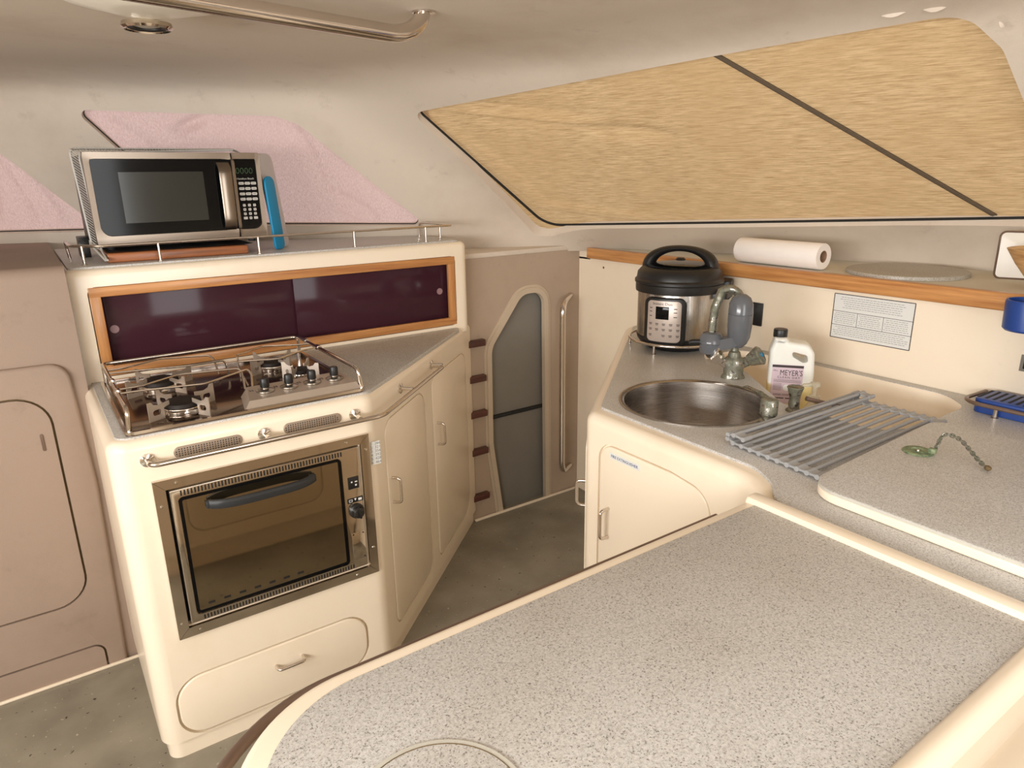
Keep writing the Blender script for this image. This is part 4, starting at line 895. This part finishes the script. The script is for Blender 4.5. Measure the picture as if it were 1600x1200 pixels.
# ================================================================ SHELF THINGS
pr1 = V(2.058, 1.250, 1.193); pl1 = V(2.062, 1.565, 1.193); pdv = (pl1-pr1).normalized()
pt_ = thing('paper_towel_roll', 'white paper towel roll lying on the wooden-edged shelf', 'paper towel', tuple(pr1-V(0, 0, .041)))
PMx = frame(pr1, V(0, 0, 1).cross(pdv), (0, 0, 1), pdv)
ln = (pl1-pr1).length
part('paper', MB().lathe([(.019, 0), (.040, 0), (.0415, .003), (.0415, ln-.004), (.040, ln), (.019, ln), (.019, 0)], PMx, 48), 'white_paper', pt_)
part('core', MB().lathe([(.017, .001), (.0192, .001), (.0192, ln-.001), (.017, ln-.001), (.017, .001)], PMx, 32), 'cardboard', pt_)
tag(link('round_mat', MB().prism(circ(2.178, 1.050, .166, 64), 1.1505, 1.162, None, .003), 'stone_speckle'), 'round grey stone mat lying flat on the shelf right of the paper roll', 'mat')
tn = thing('framed_tray', 'white enamel tray with worn dark rim leaning at the right end of the shelf', 'tray', (2.30, .72, 1.1505))
TF = frame((2.255, .845, 1.1525), (.35, -.93, 0), (.10, .04, 1))
part('tray_panel', MB().prism(rect(0, 0, .19, .128, .014), -.006, .0, TF, .001), 'white_enamel', tn)
part('rim', MB().tube([(x, y, -.002) for x, y in rect(0, 0, .19, .128, .014)], .0032, 8, closed=True, m=TF), 'worn_strip', tn)
bw = thing('bamboo_bowl', 'pale bamboo bowl at the right end of the shelf above the coffee machine', 'bowl', (2.130, .665, 1.1505))
part('bowl', MB().lathe([(0, 0), (.035, 0), (.036, .004), (.055, .022), (.085, .062), (.108, .100), (.104, .101), (.080, .062), (.05, .024), (0, .008)], T(2.130, .665, 1.1525), 64), 'bamboo', bw)
tag(link('avocado', MB().lathe([(0, -.035), (.02, -.03), (.032, -.01), (.03, .012), (.018, .032), (0, .038)], T(2.135, .645, 1.222) @ RX(1.2), 24), 'cast_iron'), 'dark fruit lying inside the bamboo bowl', 'fruit')

# ================================================================ COFFEE MACHINE (right edge)
cm = thing('coffee_machine', 'blue coffee machine with slotted drip tray at the right edge', 'coffee machine', (1.93, .62, RZc))
part('tray_base', MB().prism(rect(1.875, .535, 1.985, .700, .022, 6), RZc+.001, RZc+.036, None, .004, 3), 'blue_plastic', cm)
mb = MB()
for k in range(8): mb.box(1.890, .690-.0165*k, RZc+.035, 1.972, .696-.0165*k, RZc+.0366)
part('tray_slots', mb, 'dark_gap', cm)
part('column', MB().prism(rect(1.895, .45, 1.980, .560, .02, 6), RZc, RZc+.285, None, .008, 3), 'blue_plastic', cm)
part('brew_head', MB().lathe([(0, .195), (.045, .195), (.050, .200), (.052, .262), (.050, .268), (.046, .268), (.046, .255), (0, .252)], T(1.925, .632, RZc+.014), 40), 'blue_plastic', cm)
fc2 = thing('fiddle_rail', 'steel fiddle rail on posts around the blue coffee machine', 'rail', (1.86, .6, RZc))
part('rail', MB().tube(arc_pts([(1.862, .20, RZc+.026), (1.858, .690, RZc+.026), (1.885, .722, RZc+.026), (1.990, .715, RZc+.026)], .03, 6), .005, 12), 'worn_strip', fc2)
for (x, y) in ((1.860, .640), (1.860, .40), (1.96, .717)): part('post', MB().lathe([(0, 0), (.008, 0), (.008, .002), (.005, .003), (.005, .026), (0, .026)], T(x, y, RZc), 12), 'steel_polished', fc2)

# ================================================================ PENINSULA (near)
PZ = .866
pen = thing('peninsula_counter', 'large speckled peninsula counter with cream rim in the foreground', 'counter', (.6, .5, 0))
pout = round_poly([(.068, .16), (1.049, .16), (1.049, .7235), (.060, .7235)], [0, 0, .0, .17], 20)
def ell(poly): return poly
pgr = round_poly([(.098, .238), (1.018, .238), (1.018, .700), (.088, .698)], [0, 0, 0, .155], 20)
pb_ = MB().prism(pout, .10, PZ-.001, None, .012, 4)
PF = frame((0, .7235, 0), (-1, 0, 0), (0, 0, 1))
pdoor = rect(-.86, .16, -.34, .74, .06)
pcut = cut(pb_, [MB().prism(offset(pdoor, .005), -.008, .05, PF)])
part('carcass', pcut, 'gelcoat_cream', pen)
part('door', MB().prism(pdoor, -.008, .001, PF, .003, 3), 'gelcoat_cream', pen)
part('plinth', MB().prism(offset(pout, -.03), 0, .11), 'gelcoat_cream', pen)
part('worktop', MB().prism(pgr, PZ-.01, PZ, None, .001), 'granite_laminate', pen)
# raised ledge against the sink cabinet
lprof = [(1.016, PZ-.02), (1.018, PZ+.002), (1.022, PZ+.008), (1.030, PZ+.0105), (1.044, PZ+.0105), (1.0485, PZ+.009), (1.0500, PZ-.002), (1.0500, PZ-.02)]
part('raised_ledge', MB().prism(round_poly(lprof, .0), -.72, 1.2, frame((0, 0, 0), (1, 0, 0), (0, 0, 1)), 0), 'gelcoat_cream', pen) if False else part('raised_ledge', MB().prism([(x, z) for x, z in lprof], -.722, .60, frame((0, 0, 0), (1, 0, 0), (0, 0, 1)), .006, 3, 'bot'), 'gelcoat_cream', pen)
# rounded fiddle and seat moulding on the near side: profile in (y,z)
npf = [(.250, PZ-.012), (.2495, PZ+.001), (.244, PZ+.008), (.236, PZ+.0125), (.227, PZ+.0125), (.219, PZ+.007), (.213, PZ-.003), (.208, PZ-.0065), (.202, PZ-.005), (.190, PZ+.004), (.165, PZ+.013), (.130, PZ+.019), (.118, PZ+.014), (.108, PZ+.016), (.08, PZ+.022), (-.05, PZ+.020), (-.06, PZ-.05), (.2, PZ-.06)]
part('near_fiddle', MB().prism(npf, .05, 1.016, Matrix(((0, 0, 1, 0), (1, 0, 0, 0), (0, 1, 0, 0), (0, 0, 0, 1))), 0), 'gelcoat_cream', pen, 60)
# grab rail along the far edge
rp = offset(pout, .030); rp = [p for p in rp if p[1] > .25]
i0 = max(range(len(rp)), key=lambda i: rp[i][0]+rp[i][1]); 
rpath = [V(x, y, PZ-.052) for x, y in sorted([p for p in rp], key=lambda p: 0)]
far = [V(.99, .7600, PZ-.042)]+[V(x, y, PZ-.042) for x, y in offset(pout, .0365) if x < .26 and y > .50]+[V(.0235, .36, PZ-.042)]
part('grab_rail', MB().tube(far, .0075, 14), 'worn_strip', pen)
for (x, y, d) in ((.245, .7235, (.0, 1, 0)), (.70, .7235, (0, 1, 0))): part('rail_mount', MB().tube([V(x, y-.02, PZ-.042), V(x, y+.034, PZ-.042)], .006, 12), 'steel_polished', pen)
part('flush_plate', MB().prism(circ(.2325, .4715, .084, 64), PZ-.002, PZ+.001), 'granite_laminate', pen)
part('flush_plate_rim', ring_mb(circ(.2325, .4715, .0848, 72), 0, .0055, PZ-.002, PZ+.0012, Matrix.Identity(4)), 'pale_laminate_edge', pen)
part('plate_gap', ring_mb(circ(.2325, .4715, .0842, 72), 0, .0007, PZ-.002, PZ+.0015, Matrix.Identity(4)), 'caulk_dark', pen)

# ================================================================ HANDRAILS, LAMP
tag(link('grab_rail', MB().tube(arc_pts([(.812, 1.5, 1.803)]+[(.715+.097*cos(a), 1.478+.022*cos(a), 1.803-.058*sin(a)) for a in [radians(12*k) for k in range(1, 8)]]+[(-.30, 1.262, 1.748), (-.32, 1.258, 1.80)], .02, 3), .0178, 20).lathe([(.0, 0), (.026, 0), (.026, .003), (.018, .005), (0, .005)], T(.815, 1.5, 1.7995) @ RX(pi), 20), 'steel_polished'), 'long polished steel grab rail under the ceiling', 'grab rail')
tag(link('grab_rail', MB().tube(arc_pts([(1.956, 2.372, .940), (1.862, 2.306, .925), (1.862, 2.306, .135), (1.962, 2.372, .125)], .085, 10), .0138, 18), 'steel_polished'), 'upright bowed steel grab rail beside the companionway', 'grab rail')
lm = thing('ceiling_lamp', 'small round downlight in a pale moulded housing on the ceiling', 'ceiling lamp', (.285, 1.72, 1.80))
part('housing', MB().lathe([(.160, 0), (.150, -.006), (.10, -.018), (.070, -.026), (.052, -.028), (0, -.028)], T(.278, 1.630, 1.792), 48), 'gelcoat_white', lm)
part('bezel', MB().lathe([(.048, 0), (.050, -.008), (.045, -.012), (.039, -.010), (.036, -.002)], T(.292, 1.730, 1.764), 40), 'steel_mirror', lm)
part('inner_ring', MB().lathe([(.040, -.004), (.036, -.010), (.028, -.008), (.026, -.003)], T(.292, 1.730, 1.764), 36), 'black_plastic', lm)
part('lens', MB().lathe([(.028, -.004), (.016, -.007), (0, -.008)], T(.292, 1.730, 1.764), 32), 'lamp_lens', lm)
